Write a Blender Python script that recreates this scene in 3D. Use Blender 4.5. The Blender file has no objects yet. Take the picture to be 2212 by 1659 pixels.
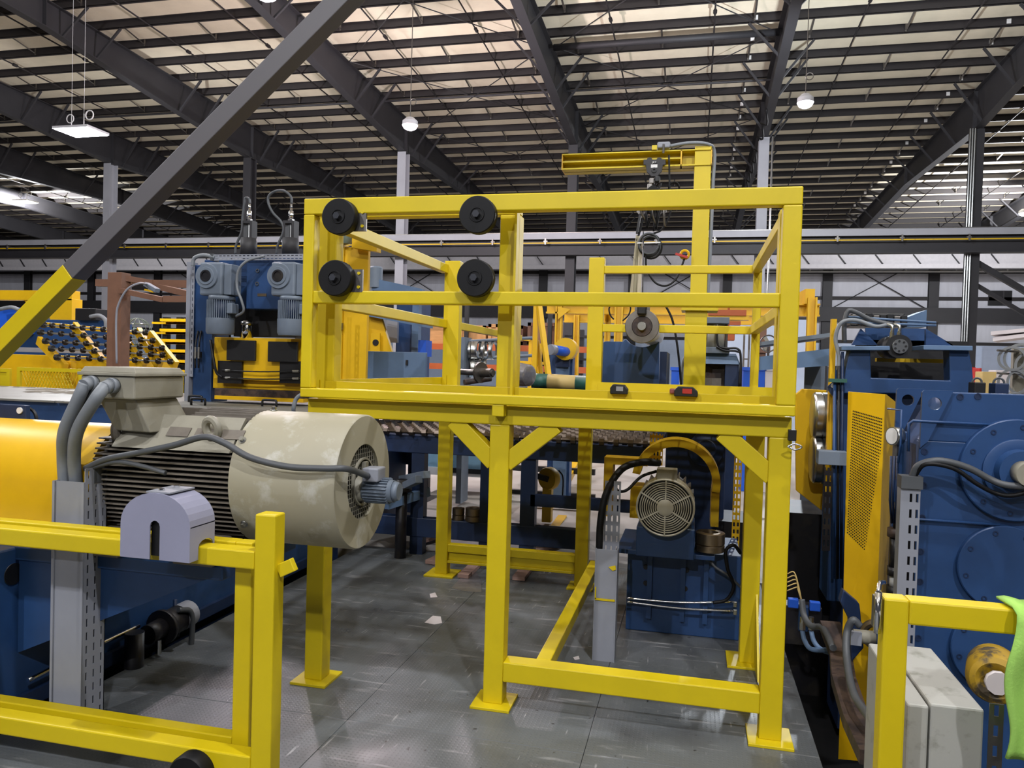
import bpy, math, random
from mathutils import Vector, Matrix
rnd = random.Random(7)
SC = bpy.context.scene
COL = SC.collection
R = math.radians

# ------------------------------------------------------------------ camera
FPX, IW, IH = 1660.0, 2212.0, 1659.0
YAW, PITCH, ROLL, CAMH = R(13.3), R(1.3), R(1.6), 1.70
_f = Vector((-math.sin(YAW) * math.cos(PITCH), math.cos(YAW) * math.cos(PITCH), -math.sin(PITCH)))
_r = Vector((math.cos(YAW), math.sin(YAW), 0.0))
_u = _r.cross(_f)
RGT = math.cos(ROLL) * _r + math.sin(ROLL) * _u
UPV = -math.sin(ROLL) * _r + math.cos(ROLL) * _u
CAM = Vector((0, 0, CAMH))
cd = bpy.data.cameras.new('camera'); cd.sensor_width = 36.0; cd.lens = 36.0 * FPX / IW
cd.clip_start = 0.05; cd.clip_end = 300
cam = bpy.data.objects.new('camera', cd); COL.objects.link(cam)
cam.matrix_world = Matrix(((RGT.x, UPV.x, -_f.x, 0), (RGT.y, UPV.y, -_f.y, 0), (RGT.z, UPV.z, -_f.z, CAMH), (0, 0, 0, 1)))
SC.camera = cam

# ------------------------------------------------------------------ world, exposure
w = bpy.data.worlds.new('hall_air'); SC.world = w; w.use_nodes = True
w.node_tree.nodes['Background'].inputs[0].default_value = (0.80, 0.84, 1.0, 1)
w.node_tree.nodes['Background'].inputs[1].default_value = 0.08
vs = SC.view_settings
vs.view_transform = 'Standard'; vs.look = 'None'; vs.gamma = 1.0; vs.use_curve_mapping = False
vs.exposure = -0.1
LAMP = 1.0          # overall power of the hall's lamps
SC.cycles.max_bounces = 5; SC.cycles.diffuse_bounces = 3; SC.cycles.glossy_bounces = 2; SC.cycles.transmission_bounces = 3
SC.cycles.transparent_max_bounces = 4; SC.cycles.caustics_reflective = False; SC.cycles.caustics_refractive = False
SC.cycles.adaptive_threshold = .03

# ------------------------------------------------------------------ survey helpers (pixel of the photograph -> world point)
def P(px, py, x=None, y=None, z=None):
    d = RGT * ((px - IW / 2) / FPX) - UPV * ((py - IH / 2) / FPX) + _f
    if x is not None: t = (x - CAM.x) / d.x
    elif y is not None: t = (y - CAM.y) / d.y
    else: t = (z - CAM.z) / d.z
    return CAM + d * t
def rect(px0, py0, px1, py1, Y):      # a rectangle on the plane at depth Y -> x0, x1, z0, z1
    ym = (py0 + py1) / 2; xm = (px0 + px1) / 2
    return P(px0, ym, y=Y).x, P(px1, ym, y=Y).x, P(xm, py1, y=Y).z, P(xm, py0, y=Y).z

# ------------------------------------------------------------------ mesh helpers
class MB:
    def __init__(s): s.v = []; s.f = []; s.sm = []
    def quadbox(s, pts):
        b = len(s.v); s.v += [tuple(p) for p in pts]
        for q in ((0, 3, 2, 1), (4, 5, 6, 7), (0, 1, 5, 4), (1, 2, 6, 5), (2, 3, 7, 6), (3, 0, 4, 7)):
            s.f.append(tuple(b + i for i in q)); s.sm.append(False)
        return s
    def box(s, x0, x1, y0, y1, z0, z1):
        return s.quadbox([(x0, y0, z0), (x1, y0, z0), (x1, y1, z0), (x0, y1, z0), (x0, y0, z1), (x1, y0, z1), (x1, y1, z1), (x0, y1, z1)])
    def cbox(s, c, sx, sy, sz): return s.box(c[0] - sx / 2, c[0] + sx / 2, c[1] - sy / 2, c[1] + sy / 2, c[2] - sz / 2, c[2] + sz / 2)
    def bar(s, a, b, wd, ht, up=(0, 0, 1)):
        a = Vector(a); b = Vector(b); d = (b - a).normalized(); u = Vector(up); sd = d.cross(u)
        if sd.length < 1e-4: sd = d.cross(Vector((0, 1, 0)))
        sd.normalize(); u = sd.cross(d); sd = sd * wd / 2; u = u * ht / 2
        return s.quadbox([a - sd - u, a + sd - u, b + sd - u, b - sd - u, a - sd + u, a + sd + u, b + sd + u, b - sd + u])
    def cyl(s, a, b, r, n=16, r2=None, caps=True):
        a = Vector(a); b = Vector(b); d = (b - a).normalized(); r2 = r if r2 is None else r2
        t = Vector((0, 0, 1)) if abs(d.z) < .9 else Vector((1, 0, 0))
        e1 = d.cross(t).normalized(); e2 = d.cross(e1); k = len(s.v)
        for c, q in ((a, r), (b, r2)):
            for i in range(n):
                g = 2 * math.pi * i / n; s.v.append(tuple(c + e1 * (q * math.cos(g)) + e2 * (q * math.sin(g))))
        for i in range(n):
            j = (i + 1) % n; s.f.append((k + i, k + j, k + n + j, k + n + i)); s.sm.append(n > 8)
        if caps:
            s.f.append(tuple(k + i for i in reversed(range(n)))); s.sm.append(False)
            s.f.append(tuple(k + n + i for i in range(n))); s.sm.append(False)
        return s
    def lathe(s, o, d, prof, n=24, a0=0.0, a1=None, smooth=True):      # prof: (along, radius)
        o = Vector(o); d = Vector(d).normalized()
        t = Vector((0, 0, 1)) if abs(d.z) < .9 else Vector((1, 0, 0))
        e1 = d.cross(t).normalized(); e2 = e1.cross(d); k = len(s.v); m = n if a1 is None else n + 1
        rows = []; segs = []                                           # a row is shared only where the profile bends softly
        for p in range(len(prof) - 1):
            d1 = Vector((prof[p + 1][0] - prof[p][0], prof[p + 1][1] - prof[p][1]))
            if p and segs and (d1.length < 1e-6 or d0.length < 1e-6 or d0.angle(d1) < .7): a = segs[-1][1]
            else: rows.append(prof[p]); a = len(rows) - 1
            rows.append(prof[p + 1]); segs.append((a, len(rows) - 1)); d0 = d1
        for (h, r) in rows:
            for i in range(m):
                g = 2 * math.pi * i / n if a1 is None else a0 + (a1 - a0) * i / n
                s.v.append(tuple(o + d * h + e1 * (r * math.sin(g)) + e2 * (r * math.cos(g))))
        for a, b in segs:
            for i in range(n):
                j = (i + 1) % m; s.f.append((k + a * m + i, k + a * m + j, k + b * m + j, k + b * m + i))
                s.sm.append(smooth)
        return s
    def ring(s, o, d, ri, ro, th, n=32):
        return s.lathe(o, d, [(0, ri), (0, ro), (th, ro), (th, ri), (0, ri)], n, smooth=False)
    def torus(s, o, d, Rr, r, n=32, m=8):
        return s.lathe(o, d, [(r * math.sin(2 * math.pi * i / m), Rr + r * math.cos(2 * math.pi * i / m)) for i in range(m + 1)], n)
    def tube(s, pts, r, n=8, sub=6, caps=True):
        pts = [Vector(p) for p in pts]
        if sub > 1 and len(pts) > 2:
            q = [pts[0] * 2 - pts[1]] + pts + [pts[-1] * 2 - pts[-2]]; out = []
            for i in range(1, len(q) - 2):
                for j in range(sub):
                    t = j / sub; a, b, c, d = q[i - 1], q[i], q[i + 1], q[i + 2]
                    out.append(.5 * ((2 * b) + (c - a) * t + (2 * a - 5 * b + 4 * c - d) * t * t + (3 * b - a - 3 * c + d) * t ** 3))
            out.append(pts[-1]); pts = out
        k = len(s.v); prev = None
        for i, p in enumerate(pts):
            d = (pts[min(i + 1, len(pts) - 1)] - pts[max(i - 1, 0)]).normalized()
            if prev is None:
                t = Vector((0, 0, 1)) if abs(d.z) < .9 else Vector((1, 0, 0)); e1 = d.cross(t).normalized()
            else: e1 = (prev - d * prev.dot(d)).normalized()
            prev = e1; e2 = d.cross(e1)
            for j in range(n):
                g = 2 * math.pi * j / n; s.v.append(tuple(p + e1 * (r * math.cos(g)) + e2 * (r * math.sin(g))))
        for i in range(len(pts) - 1):
            for j in range(n):
                l = (j + 1) % n; s.f.append((k + i * n + j, k + i * n + l, k + (i + 1) * n + l, k + (i + 1) * n + j)); s.sm.append(True)
        if caps:
            s.f.append(tuple(k + j for j in reversed(range(n)))); s.sm.append(False)
            e = k + (len(pts) - 1) * n; s.f.append(tuple(e + j for j in range(n))); s.sm.append(False)
        return s
    def prism(s, poly, off):                    # planar polygon (3-D points) pushed by a vector
        k = len(s.v); n = len(poly); off = Vector(off)
        s.v += [tuple(p) for p in poly] + [tuple(Vector(p) + off) for p in poly]
        s.f.append(tuple(k + i for i in reversed(range(n)))); s.sm.append(False)
        s.f.append(tuple(k + n + i for i in range(n))); s.sm.append(False)
        for i in range(n):
            j = (i + 1) % n; s.f.append((k + i, k + j, k + n + j, k + n + i)); s.sm.append(False)
        return s
    def holed(s, outer, holes, y, th):           # xz plate with real round holes (x, z, r)
        from mathutils.geometry import tessellate_polygon
        loops = [[Vector((a, b, 0)) for a, b in outer]]
        for hx, hz_, hr in holes: loops.append([Vector((hx + hr * math.cos(-2 * math.pi * i / 20), hz_ + hr * math.sin(-2 * math.pi * i / 20), 0)) for i in range(20)])
        tris = tessellate_polygon(loops); flat = [p for l in loops for p in l]; k = len(s.v); n = len(flat)
        s.v += [(p.x, y, p.y) for p in flat] + [(p.x, y + th, p.y) for p in flat]
        for t in tris: s.f += [(k + t[0], k + t[1], k + t[2]), (k + n + t[2], k + n + t[1], k + n + t[0])]; s.sm += [False, False]
        b = k
        for l in loops:
            for i in range(len(l)):
                j = (i + 1) % len(l); s.f.append((b + i, b + j, b + n + j, b + n + i)); s.sm.append(False)
            b += len(l)
        return s
    def slotted(s, x0, x1, y, z0, z1, cols=2, sw=.009, sh=.036, pitch=.064, th=.004):   # perforated strip with upright slots
        wd = x1 - x0; cs = [x0 + wd * (i + .5) / cols for i in range(cols)]; e = x0
        for c in cs: s.box(e, c - sw / 2, y, y + th, z0, z1); e = c + sw / 2
        s.box(e, x1, y, y + th, z0, z1); z = z0
        while z < z1:
            zz = min(z1, z + pitch - sh)
            for c in cs: s.box(c - sw / 2, c + sw / 2, y, y + th, z, zz)
            z += pitch
        return s
    def xz(s, pts, y, th): return s.prism([(a, y, b) for a, b in pts], (0, th, 0))
    def yz(s, pts, x, th): return s.prism([(x, a, b) for a, b in pts], (th, 0, 0))
    def xy(s, pts, z, th): return s.prism([(a, b, z) for a, b in pts], (0, 0, th))
    def mesh(s, name):
        me = bpy.data.meshes.new(name); me.from_pydata(s.v, [], s.f)
        me.polygons.foreach_set('use_smooth', s.sm)
        import bmesh
        bm = bmesh.new(); bm.from_mesh(me); bmesh.ops.recalc_face_normals(bm, faces=bm.faces); bm.to_mesh(me); bm.free()
        me.update(); return me
    def build(s, name, mat, parent=None, bev=0.0, label=None):
        me = s.mesh(name); me.materials.append(mat)
        return link(name, me, parent, bev, label)
def link(name, me, parent=None, bev=0.0, label=None):
    o = bpy.data.objects.new(name, me); COL.objects.link(o)
    if parent is not None:
        o.parent = parent
        if parent.type == 'EMPTY' and parent.parent is None: o.location = -parent.location
    if bev:
        m = o.modifiers.new('edge', 'BEVEL'); m.width = bev; m.segments = 2; m.limit_method = 'ANGLE'; m.angle_limit = R(40)
    if label: o['label'] = label
    return o
def thing(name, label, cat, loc=(0, 0, 0), group=None, kind=None):
    o = bpy.data.objects.new(name, None); COL.objects.link(o); o.location = loc; o.empty_display_size = .1
    tag(o, label, cat, group, kind); return o
def tag(o, label=None, cat=None, group=None, kind=None):
    if label: o['label'] = label
    if cat: o['category'] = cat
    if group: o['group'] = group
    if kind: o['kind'] = kind
    return o
def dup(root, off, label=None):          # a copy of a thing with copies of its parts and sub-parts
    r = root.copy(); COL.objects.link(r); r.location = root.location + Vector(off)
    if label: r['label'] = label
    for ch in root.children:
        c = ch.copy(); COL.objects.link(c); c.parent = r
        for g in ch.children:
            e = g.copy(); COL.objects.link(e); e.parent = c
    return r

# ------------------------------------------------------------------ materials
def lin(h):
    c = [int(h[i:i + 2], 16) / 255 for i in (0, 2, 4)]
    return tuple(x / 12.92 if x <= .04045 else ((x + .055) / 1.055) ** 2.4 for x in c)
MATS = {}
def mat(name, hexc, rough=.5, metal=0.0, var=.12, scale=4.0, bump=0.0, hex2=None, cover=.5, emit=0.0, spec=.5, coat=0.0, bscale=None, stretch=None, alpha=1.0):
    m = bpy.data.materials.new(name); m.use_nodes = True; nt = m.node_tree; b = nt.nodes['Principled BSDF']
    b.inputs['Roughness'].default_value = rough; b.inputs['Metallic'].default_value = metal
    b.inputs['Specular IOR Level'].default_value = spec; b.inputs['Coat Weight'].default_value = coat
    c = lin(hexc); tc = nt.nodes.new('ShaderNodeTexCoord'); no = nt.nodes.new('ShaderNodeTexNoise')
    no.inputs['Scale'].default_value = scale; no.inputs['Detail'].default_value = 6; no.inputs['Roughness'].default_value = .62
    src = tc.outputs['Object']
    if stretch:
        mp = nt.nodes.new('ShaderNodeMapping'); mp.inputs['Scale'].default_value = stretch
        nt.links.new(src, mp.inputs[0]); src = mp.outputs[0]
    nt.links.new(src, no.inputs['Vector'])
    ra = nt.nodes.new('ShaderNodeValToRGB'); nt.links.new(no.outputs['Fac'], ra.inputs[0])
    if hex2:
        c2 = lin(hex2); ra.color_ramp.elements[0].position = cover - .06; ra.color_ramp.elements[1].position = cover + .06
        ra.color_ramp.elements[0].color = (*c, 1); ra.color_ramp.elements[1].color = (*c2, 1)
    else:
        ra.color_ramp.elements[0].position = .3; ra.color_ramp.elements[1].position = .7
        ra.color_ramp.elements[0].color = (*[x * (1 - var) for x in c], 1); ra.color_ramp.elements[1].color = (*[min(1, x * (1 + var)) for x in c], 1)
    nt.links.new(ra.outputs[0], b.inputs['Base Color'])
    if bump:
        bp = nt.nodes.new('ShaderNodeBump'); bp.inputs['Strength'].default_value = bump; bp.inputs['Distance'].default_value = .01
        if bscale:
            n2 = nt.nodes.new('ShaderNodeTexNoise'); n2.inputs['Scale'].default_value = bscale; n2.inputs['Detail'].default_value = 4
            nt.links.new(src, n2.inputs['Vector']); nt.links.new(n2.outputs['Fac'], bp.inputs['Height'])
        else: nt.links.new(no.outputs['Fac'], bp.inputs['Height'])
        nt.links.new(bp.outputs[0], b.inputs['Normal'])
    if emit:
        b.inputs['Emission Color'].default_value = (*c, 1); b.inputs['Emission Strength'].default_value = emit
    MATS[name] = m; return m
Y_ = mat('yellow_paint', 'D0B80A', .46, var=.07, scale=2.5, bump=.02, bscale=60)
YO = mat('machine_yellow', 'DDAE0A', .42, var=.08, scale=3)
YW = mat('worn_yellow', 'CFA80C', .5, hex2='8A7020', cover=.68, scale=6)
BL = mat('machine_blue', '21406C', .45, var=.18, scale=3, bump=.03, bscale=30)
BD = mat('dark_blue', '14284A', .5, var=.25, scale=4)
BG = mat('dusty_blue', '5A7393', .55, var=.12, scale=3)
BB = mat('bright_blue', '1F58C8', .45, var=.1)
LB = mat('pale_blue', '7FA6BE', .5, var=.1)
STL = mat('structural_steel', '2B2A2D', .6, var=.12, scale=1.2)
BRC = mat('brace_grey', '5C5A5E', .55, scale=2.2, hex2='8E8474', cover=.74)
COLM = mat('lit_column_grey', '9A9BA1', .55, var=.08, scale=1.0)
PUR = mat('purlin_brown', '211D1E', .65, var=.12, scale=1.5)
INS = mat('roof_insulation', 'E0D6BE', .8, var=.07, scale=1.3, bump=.25, bscale=18, stretch=(1, 1, 1))
WAL = mat('wall_insulation', 'C9CAD2', .75, var=.08, scale=.8, bump=.3, bscale=3, stretch=(2.5, 1, .4))
WBL = mat('wall_pale', 'C3D2EA', .7, var=.04)
GRY = mat('motor_grey', '8E8A7C', .55, var=.10, scale=9, bump=.04)
SHR = mat('shroud_grey', 'A39D88', .5, hex2='B9B7AC', cover=.62, scale=7, bump=.04)
FIN = mat('fin_grey', '6E675E', .6, var=.2, scale=12)
GEA = mat('gearmotor_grey', '6B7684', .5, var=.1, scale=5)
LGY = mat('light_grey', '8B8E98', .5, var=.05, scale=5)
LAV = mat('cover_grey', '8F90A6', .5, var=.04, scale=6, bump=.02, bscale=90)
BOX = mat('cabinet_grey', 'A5A49E', .55, hex2='86867C', cover=.63, scale=9)
CND = mat('conduit_grey', '7B8086', .5, var=.12, scale=10)
CAB = mat('cable_grey', '4B4E52', .5, var=.1)
BLK = mat('black_rubber', '0B0B0E', .55, var=.1, spec=.3)
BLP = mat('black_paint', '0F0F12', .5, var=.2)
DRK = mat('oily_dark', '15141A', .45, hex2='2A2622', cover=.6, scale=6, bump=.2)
RST = mat('rusty_steel', '4A3A32', .6, hex2='2A2020', cover=.5, scale=9, bump=.1)
SST = mat('bright_steel', 'B9BAB8', .28, metal=1, var=.1)
CHR = mat('chrome', 'D8D8DA', .12, metal=1, var=.03)
DST = mat('dull_steel', '7A7672', .4, metal=.9, var=.15, scale=12)
BRZ = mat('bronze_steel', '8C7C66', .35, metal=.9, var=.12)
BRN = mat('brown_primer', '75523F', .6, var=.12, scale=6)
WOD = mat('plywood', 'B98A56', .7, var=.15, scale=3, stretch=(1, 1, 6))
ORG = mat('orange_paint', 'A8501C', .5, var=.08)
TAN = mat('tan_rubber', 'C2A86A', .6, var=.06, scale=8)
GRN = mat('green_roll', '2E5A50', .5, var=.12, scale=8)
LIM = mat('lime_cloth', '9CCB5E', .85, var=.06, scale=8, bump=.15, bscale=150)
FOI = mat('foil_wrap', 'A9A7AE', .3, metal=.7, var=.1, bump=.8, bscale=14)
WHT = mat('white', 'DDDDDD', .6, var=.04)
RED = mat('red_plastic', 'B02A22', .5)
MAR = mat('maroon_plastic', '8B4A48', .5)
CLR = mat('clear_fan', '6E7A70', .25, var=.1)
PAP = mat('paper', 'CDC5C6', .8, var=.04)
FLP = mat('floor_paint', '606467', .36, var=.2, scale=1.1, bump=.05, bscale=40)
def floor_wear(m):                      # scuffs, pale scratches, dark stains and a faint tread
    nt = m.node_tree; b = nt.nodes['Principled BSDF']; N = nt.nodes.new; L = nt.links.new
    base = b.inputs['Base Color'].links[0].from_socket; tc = N('ShaderNodeTexCoord')
    def noise(sc, stretch, rot, lo, hi, det=5):
        mp = N('ShaderNodeMapping'); mp.inputs['Scale'].default_value = stretch; mp.inputs['Rotation'].default_value = (0, 0, rot); L(tc.outputs['Object'], mp.inputs[0])
        n = N('ShaderNodeTexNoise'); n.inputs['Scale'].default_value = sc; n.inputs['Detail'].default_value = det; L(mp.outputs[0], n.inputs['Vector'])
        r = N('ShaderNodeMapRange'); r.inputs[1].default_value = lo; r.inputs[2].default_value = hi; L(n.outputs['Fac'], r.inputs[0]); return r.outputs[0]
    def mix(fac, a, col):
        x = N('ShaderNodeMix'); x.data_type = 'RGBA'; L(fac, x.inputs[0]); L(a, x.inputs[6]); x.inputs[7].default_value = (*col, 1); return x.outputs[2]
    c = mix(noise(1.3, (1, 1, 1), 0, .52, .74), base, (.045, .043, .042))
    c = mix(noise(3.0, (1, 7, 1), .5, .60, .80), c, (.36, .36, .37))
    c = mix(noise(5.0, (9, 1, 1), -.3, .66, .76), c, (.40, .40, .41))
    c = mix(noise(26.0, (1, 1, 1), 0, .70, .74, 2), c, (.03, .03, .03))
    L(c, b.inputs['Base Color']); r = noise(2.2, (1, 1, 1), 0, .3, .7)
    rr = N('ShaderNodeMapRange'); rr.inputs[3].default_value = .26; rr.inputs[4].default_value = .55; L(r, rr.inputs[0]); L(rr.outputs[0], b.inputs['Roughness'])
    sp = N('ShaderNodeSeparateXYZ'); L(tc.outputs['Object'], sp.inputs[0])
    def mth(op, a, v):
        x = N('ShaderNodeMath'); x.operation = op
        for i, q in enumerate((a, v)):
            if q is None: continue
            if isinstance(q, (int, float)): x.inputs[i].default_value = q
            else: L(q, x.inputs[i])
        return x.outputs[0]
    s1 = mth('SINE', mth('MULTIPLY', mth('ADD', sp.outputs[0], sp.outputs[1]), 150.0), None); s2 = mth('SINE', mth('MULTIPLY', mth('SUBTRACT', sp.outputs[0], sp.outputs[1]), 150.0), None)
    tr_ = mth('MAXIMUM', mth('SUBTRACT', mth('MULTIPLY', s1, s2), .35), 0.0)
    bp = N('ShaderNodeBump'); bp.inputs['Strength'].default_value = .25; bp.inputs['Distance'].default_value = .004; L(tr_, bp.inputs['Height'])
    old = b.inputs['Normal'].links[0].from_socket; L(old, bp.inputs['Normal']); L(bp.outputs[0], b.inputs['Normal'])
floor_wear(FLP)
CON = mat('concrete', 'A8A29C', .6, var=.1, scale=1.2)
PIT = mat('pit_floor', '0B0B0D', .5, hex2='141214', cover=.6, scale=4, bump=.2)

# ================================================================== the hall: floor, walls, roof
XC = [2.35 + 7.45 * k for k in range(-10, 4)]      # frame lines
YC = 31.5                                          # row of hall columns
YW_ = 63.5                                         # far wall
def roof_z(y): return 13.35 - .0335 * y            # underside of the purlins
def raft_z(y):                                     # bottom flange of the rafters
    pts = [(-20, 12.9), (20, 11.85), (YC, 10.85), (41, 11.1), (64, 10.0)]
    for (a, za), (b, zb) in zip(pts, pts[1:]):
        if y <= b: return za + (zb - za) * (y - a) / (b - a)
    return pts[-1][1]

# floor: painted steel plates between the two pits, concrete around
fl = thing('floor', 'floor of painted steel plates and concrete', 'floor', kind='structure')
MB().box(-80, 40, 9.5, 64, -.3, -.004).build('slab', CON, fl)
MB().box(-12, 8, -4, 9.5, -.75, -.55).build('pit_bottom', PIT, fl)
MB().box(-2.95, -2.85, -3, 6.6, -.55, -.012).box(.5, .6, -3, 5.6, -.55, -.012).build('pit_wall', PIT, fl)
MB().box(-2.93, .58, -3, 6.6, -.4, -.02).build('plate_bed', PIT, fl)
seams_x = [-2.95, -1.55, -.42, .60]; seams_y = [-2, .55, 2.2, 3.35, 4.85, 6.6]
for i in range(3):
    for j in range(5):
        if i == 2 and j == 4: ye = 5.9
        else: ye = seams_y[j + 1]
        MB().box(seams_x[i] + .001, seams_x[i + 1] - .001, seams_y[j] + .001, ye - .001, -.02, 0).build('floor_plate', FLP, fl, bev=.002)
MB().box(-12, -4.4, -4, 9.5, -.56, -.004).box(3.2, 8, -4, 9.5, -.56, -.004).build('side_slab', CON, fl)
MB().box(-3.2, 3.2, 6.62, 9.5, -.56, -.03).build('rear_slab', CON, fl)

# far wall
wb = thing('wall_back', 'far wall of pale insulation between dark columns', 'wall', (0, YW_, 0), kind='structure')
for k in range(len(XC) - 1):
    MB().box(XC[k] + .01, XC[k + 1] - .01, YW_ + .1, YW_ + .3, 2.2, 11.4).build('wall_panel', WAL, wb)
    MB().box(XC[k] + .01, XC[k + 1] - .01, YW_ + .08, YW_ + .3, -.05, 4.2).build('lower_panel', WBL, wb)
for z, h in ((9.55, .22), (7.55, .25), (4.25, .2)):
    MB().box(-75, 35, YW_ - .1, YW_ + .08, z, z + h).build('girt', PUR, wb)
MB().box(-75, 35, YW_ - .5, YW_ - .2, 5.85, 6.95).build('wall_beam', STL, wb)
for x in XC:
    MB().box(x - .35, x + .35, YW_ - .25, YW_ - .2, 0, 11).box(x - .05, x + .05, YW_ - .2, YW_ + .05, 0, 11).box(x - .35, x + .35, YW_ + .05, YW_ + .09, 0, 11).build('wall_column', STL, wb)
for a in (-5.10, 9.8, -49.8, -42.3, -27.4):
    m = MB()
    m.cyl((a + .4, YW_ - .1, 10.8), (a + 7.0, YW_ - .1, 6.9), .04, 6); m.cyl((a + .4, YW_ - .1, 6.9), (a + 7.0, YW_ - .1, 10.8), .04, 6)
    m.build('cross_rod', STL, wb)
m = MB()
x0, x1, z0, z1 = rect(2135, 628, 2185, 660, YW_)
m.box(x0, x1, YW_ - .1, YW_ + .08, z0, z1).build('vent_louvre', BLP, wb)
MB().box(x0 + .9, x0 + 1.0, YW_ - .14, YW_ - .1, z0, z1).build('vent_mullion', STL, wb)

q = P(1900, 586, y=YW_ - .6)
MB().cyl((2, YW_ - .4, q.z), (35, YW_ - .4, q.z), .07, 8).build('wall_conduit', WHT, wb)
for i in range(8): MB().box(5 + i * 3.4, 5.08 + i * 3.4, YW_ - .45, YW_ - .38, q.z, q.z + .55).build('conduit_hanger', WHT, wb)
# rear crane girder along the far wall
GIR = mat('girder_pale', 'C2BFC2', .6, var=.06)
g = thing('crane_girder', 'pale crane girder running along the top of the far wall', 'girder', (0, 58, 9.2))
MB().box(-75, 35, 57.98, 58.02, 9.5, 10.2).build('web', GIR, g)
MB().box(-75, 35, 57.7, 58.3, 9.2, 9.5).build('lower_flange', GIR, g)
for i in range(44):
    x = -72 + i * 2.4; MB().bar((x, 57.93, 10.18), (x + .5, 57.93, 9.52), .12, .06).build('stiffener', STL, g)

# ceiling: insulation, purlins, tapered rafters
ce = thing('ceiling', 'roof of cream insulation over dark purlins and rafters', 'ceiling', kind='structure')
Y0, Y1 = -20.0, 63.5
for k in range(len(XC) - 1):
    a, b = XC[k] + .005, XC[k + 1] - .005
    MB().quadbox([(a, Y0, roof_z(Y0) + .24), (b, Y0, roof_z(Y0) + .24), (b, Y1, roof_z(Y1) + .24), (a, Y1, roof_z(Y1) + .24),
                  (a, Y0, roof_z(Y0) + .4), (b, Y0, roof_z(Y0) + .4), (b, Y1, roof_z(Y1) + .4), (a, Y1, roof_z(Y1) + .4)]).build('roof_panel', INS, ce)
PUY = [Y0 + .6 + 1.43 * i for i in range(58)]
pm = MB().box(-75, 32, -.012, .012, 0, .25).box(-75, 32, -.012, .09, 0, .014).box(-75, 32, -.09, .012, .236, .25).mesh('purlin'); pm.materials.append(PUR)
for y in PUY:
    o = link('purlin', pm, ce); o.location = (0, y, roof_z(y))
fbm = MB().bar((.12, 0, 0), (1.05, 0, 1.12), .07, .07).mesh('flange_brace'); fbm.materials.append(STL)
for x in XC:
    ys = [-20, 6, 20, YC, 41, 52, 63.4]
    poly = [(y, raft_z(y)) for y in ys] + [(y, roof_z(y) - .002) for y in reversed(ys)]
    m = MB().yz(poly, x - .012, .024)
    for (a, b) in zip(ys, ys[1:]):
        m.quadbox([(x - .15, a, raft_z(a) - .03), (x + .15, a, raft_z(a) - .03), (x + .15, b, raft_z(b) - .03), (x - .15, b, raft_z(b) - .03),
                   (x - .15, a, raft_z(a)), (x + .15, a, raft_z(a)), (x + .15, b, raft_z(b)), (x - .15, b, raft_z(b))])
        m.quadbox([(x - .15, a, roof_z(a) - .03), (x + .15, a, roof_z(a) - .03), (x + .15, b, roof_z(b) - .03), (x - .15, b, roof_z(b) - .03),
                   (x - .15, a, roof_z(a)), (x + .15, a, roof_z(a)), (x + .15, b, roof_z(b)), (x - .15, b, roof_z(b))])
        m.quadbox([(x - .15, b - .012, raft_z(b)), (x + .15, b - .012, raft_z(b)), (x + .15, b + .012, raft_z(b)), (x - .15, b + .012, raft_z(b)),
                   (x - .15, b - .012, roof_z(b)), (x + .15, b - .012, roof_z(b)), (x + .15, b + .012, roof_z(b)), (x - .15, b + .012, roof_z(b))])
    ro = m.build('rafter', STL, ce)
    if -36 < x < 18:
        for j, y in enumerate(PUY):
            if y < 14 or y > 56 or j % 4 in (2,): continue
            h = roof_z(y) - raft_z(y) - .02
            for sgn in (-1, 1):
                if (j + (sgn > 0)) % 4 == 0: continue
                o = link('flange_brace', fbm, ro); o.location = (x, y + .02, raft_z(y)); o.scale = (sgn, 1, h / 1.12)
# sag rods, bridging angles, tags and roof bracing
srd = MB()
for k in range(3, len(XC) - 1):
    for t in (.3, .72):
        x = XC[k] + 7.45 * t
        m = MB().cyl((x, 8, roof_z(8) - .04), (x, 62, roof_z(62) - .04), .026, 6)
        for y in range(12, 60, 6): m.cyl((x, y - .09, roof_z(y) - .04), (x, y + .09, roof_z(y) - .04), .06, 6)
        m.build('sag_rod', PUR, ce)
brm = MB().bar((0, 0, .22), (.0, 1.43, .0), .06, .012).bar((0, 1.36, -.04), (0, 1.36, .22), .05, .02).mesh('bridging_angle'); brm.materials.append(DST)
for k in range(4, len(XC) - 1):
    for t in (.12, .5, .88):
        for j, y in enumerate(PUY[:-1]):
            if 17 < y < 50 and (j + int(t * 10)) % 2 == 0:
                o = link('bridging_angle', brm, ce); o.location = (XC[k] + 7.45 * t, y, roof_z(y))
tgm = MB().box(-.06, .06, -.03, -.014, .06, .2).mesh('purlin_tag'); tgm.materials.append(WHT)
for x in (XC[10], XC[11]):
    for j, y in enumerate(PUY):
        if 18 < y < 52 and j % 5 != 4:
            o = link('purlin_tag', tgm, ce); o.location = (x - .85, y, roof_z(y))
for k in (9, 8):
    for y in (18, 25.5, 33):
        za, zb = roof_z(y) - .0, roof_z(y + 7.5)
        MB().cyl((XC[k] + .2, y, za - .08), (XC[k + 1] - .2, y + 7.5, zb - .08), .018, 5).cyl((XC[k + 1] - .2, y, za - .12), (XC[k] + .2, y + 7.5, zb - .12), .018, 5).build('roof_cross_rod', STL, ce)
MB().cyl((XC[9] + .2, 25.4, roof_z(25.4) - .14), (XC[10] - .1, 25.4, roof_z(25.4) - .14), .11, 12).build('roof_strut', STL, ce)
MB().cyl((-60, 29.2, roof_z(29.2) - .1), (XC[10], 29.2, roof_z(29.2) - .1), .05, 8).build('sprinkler_pipe', STL, ce)

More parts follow.
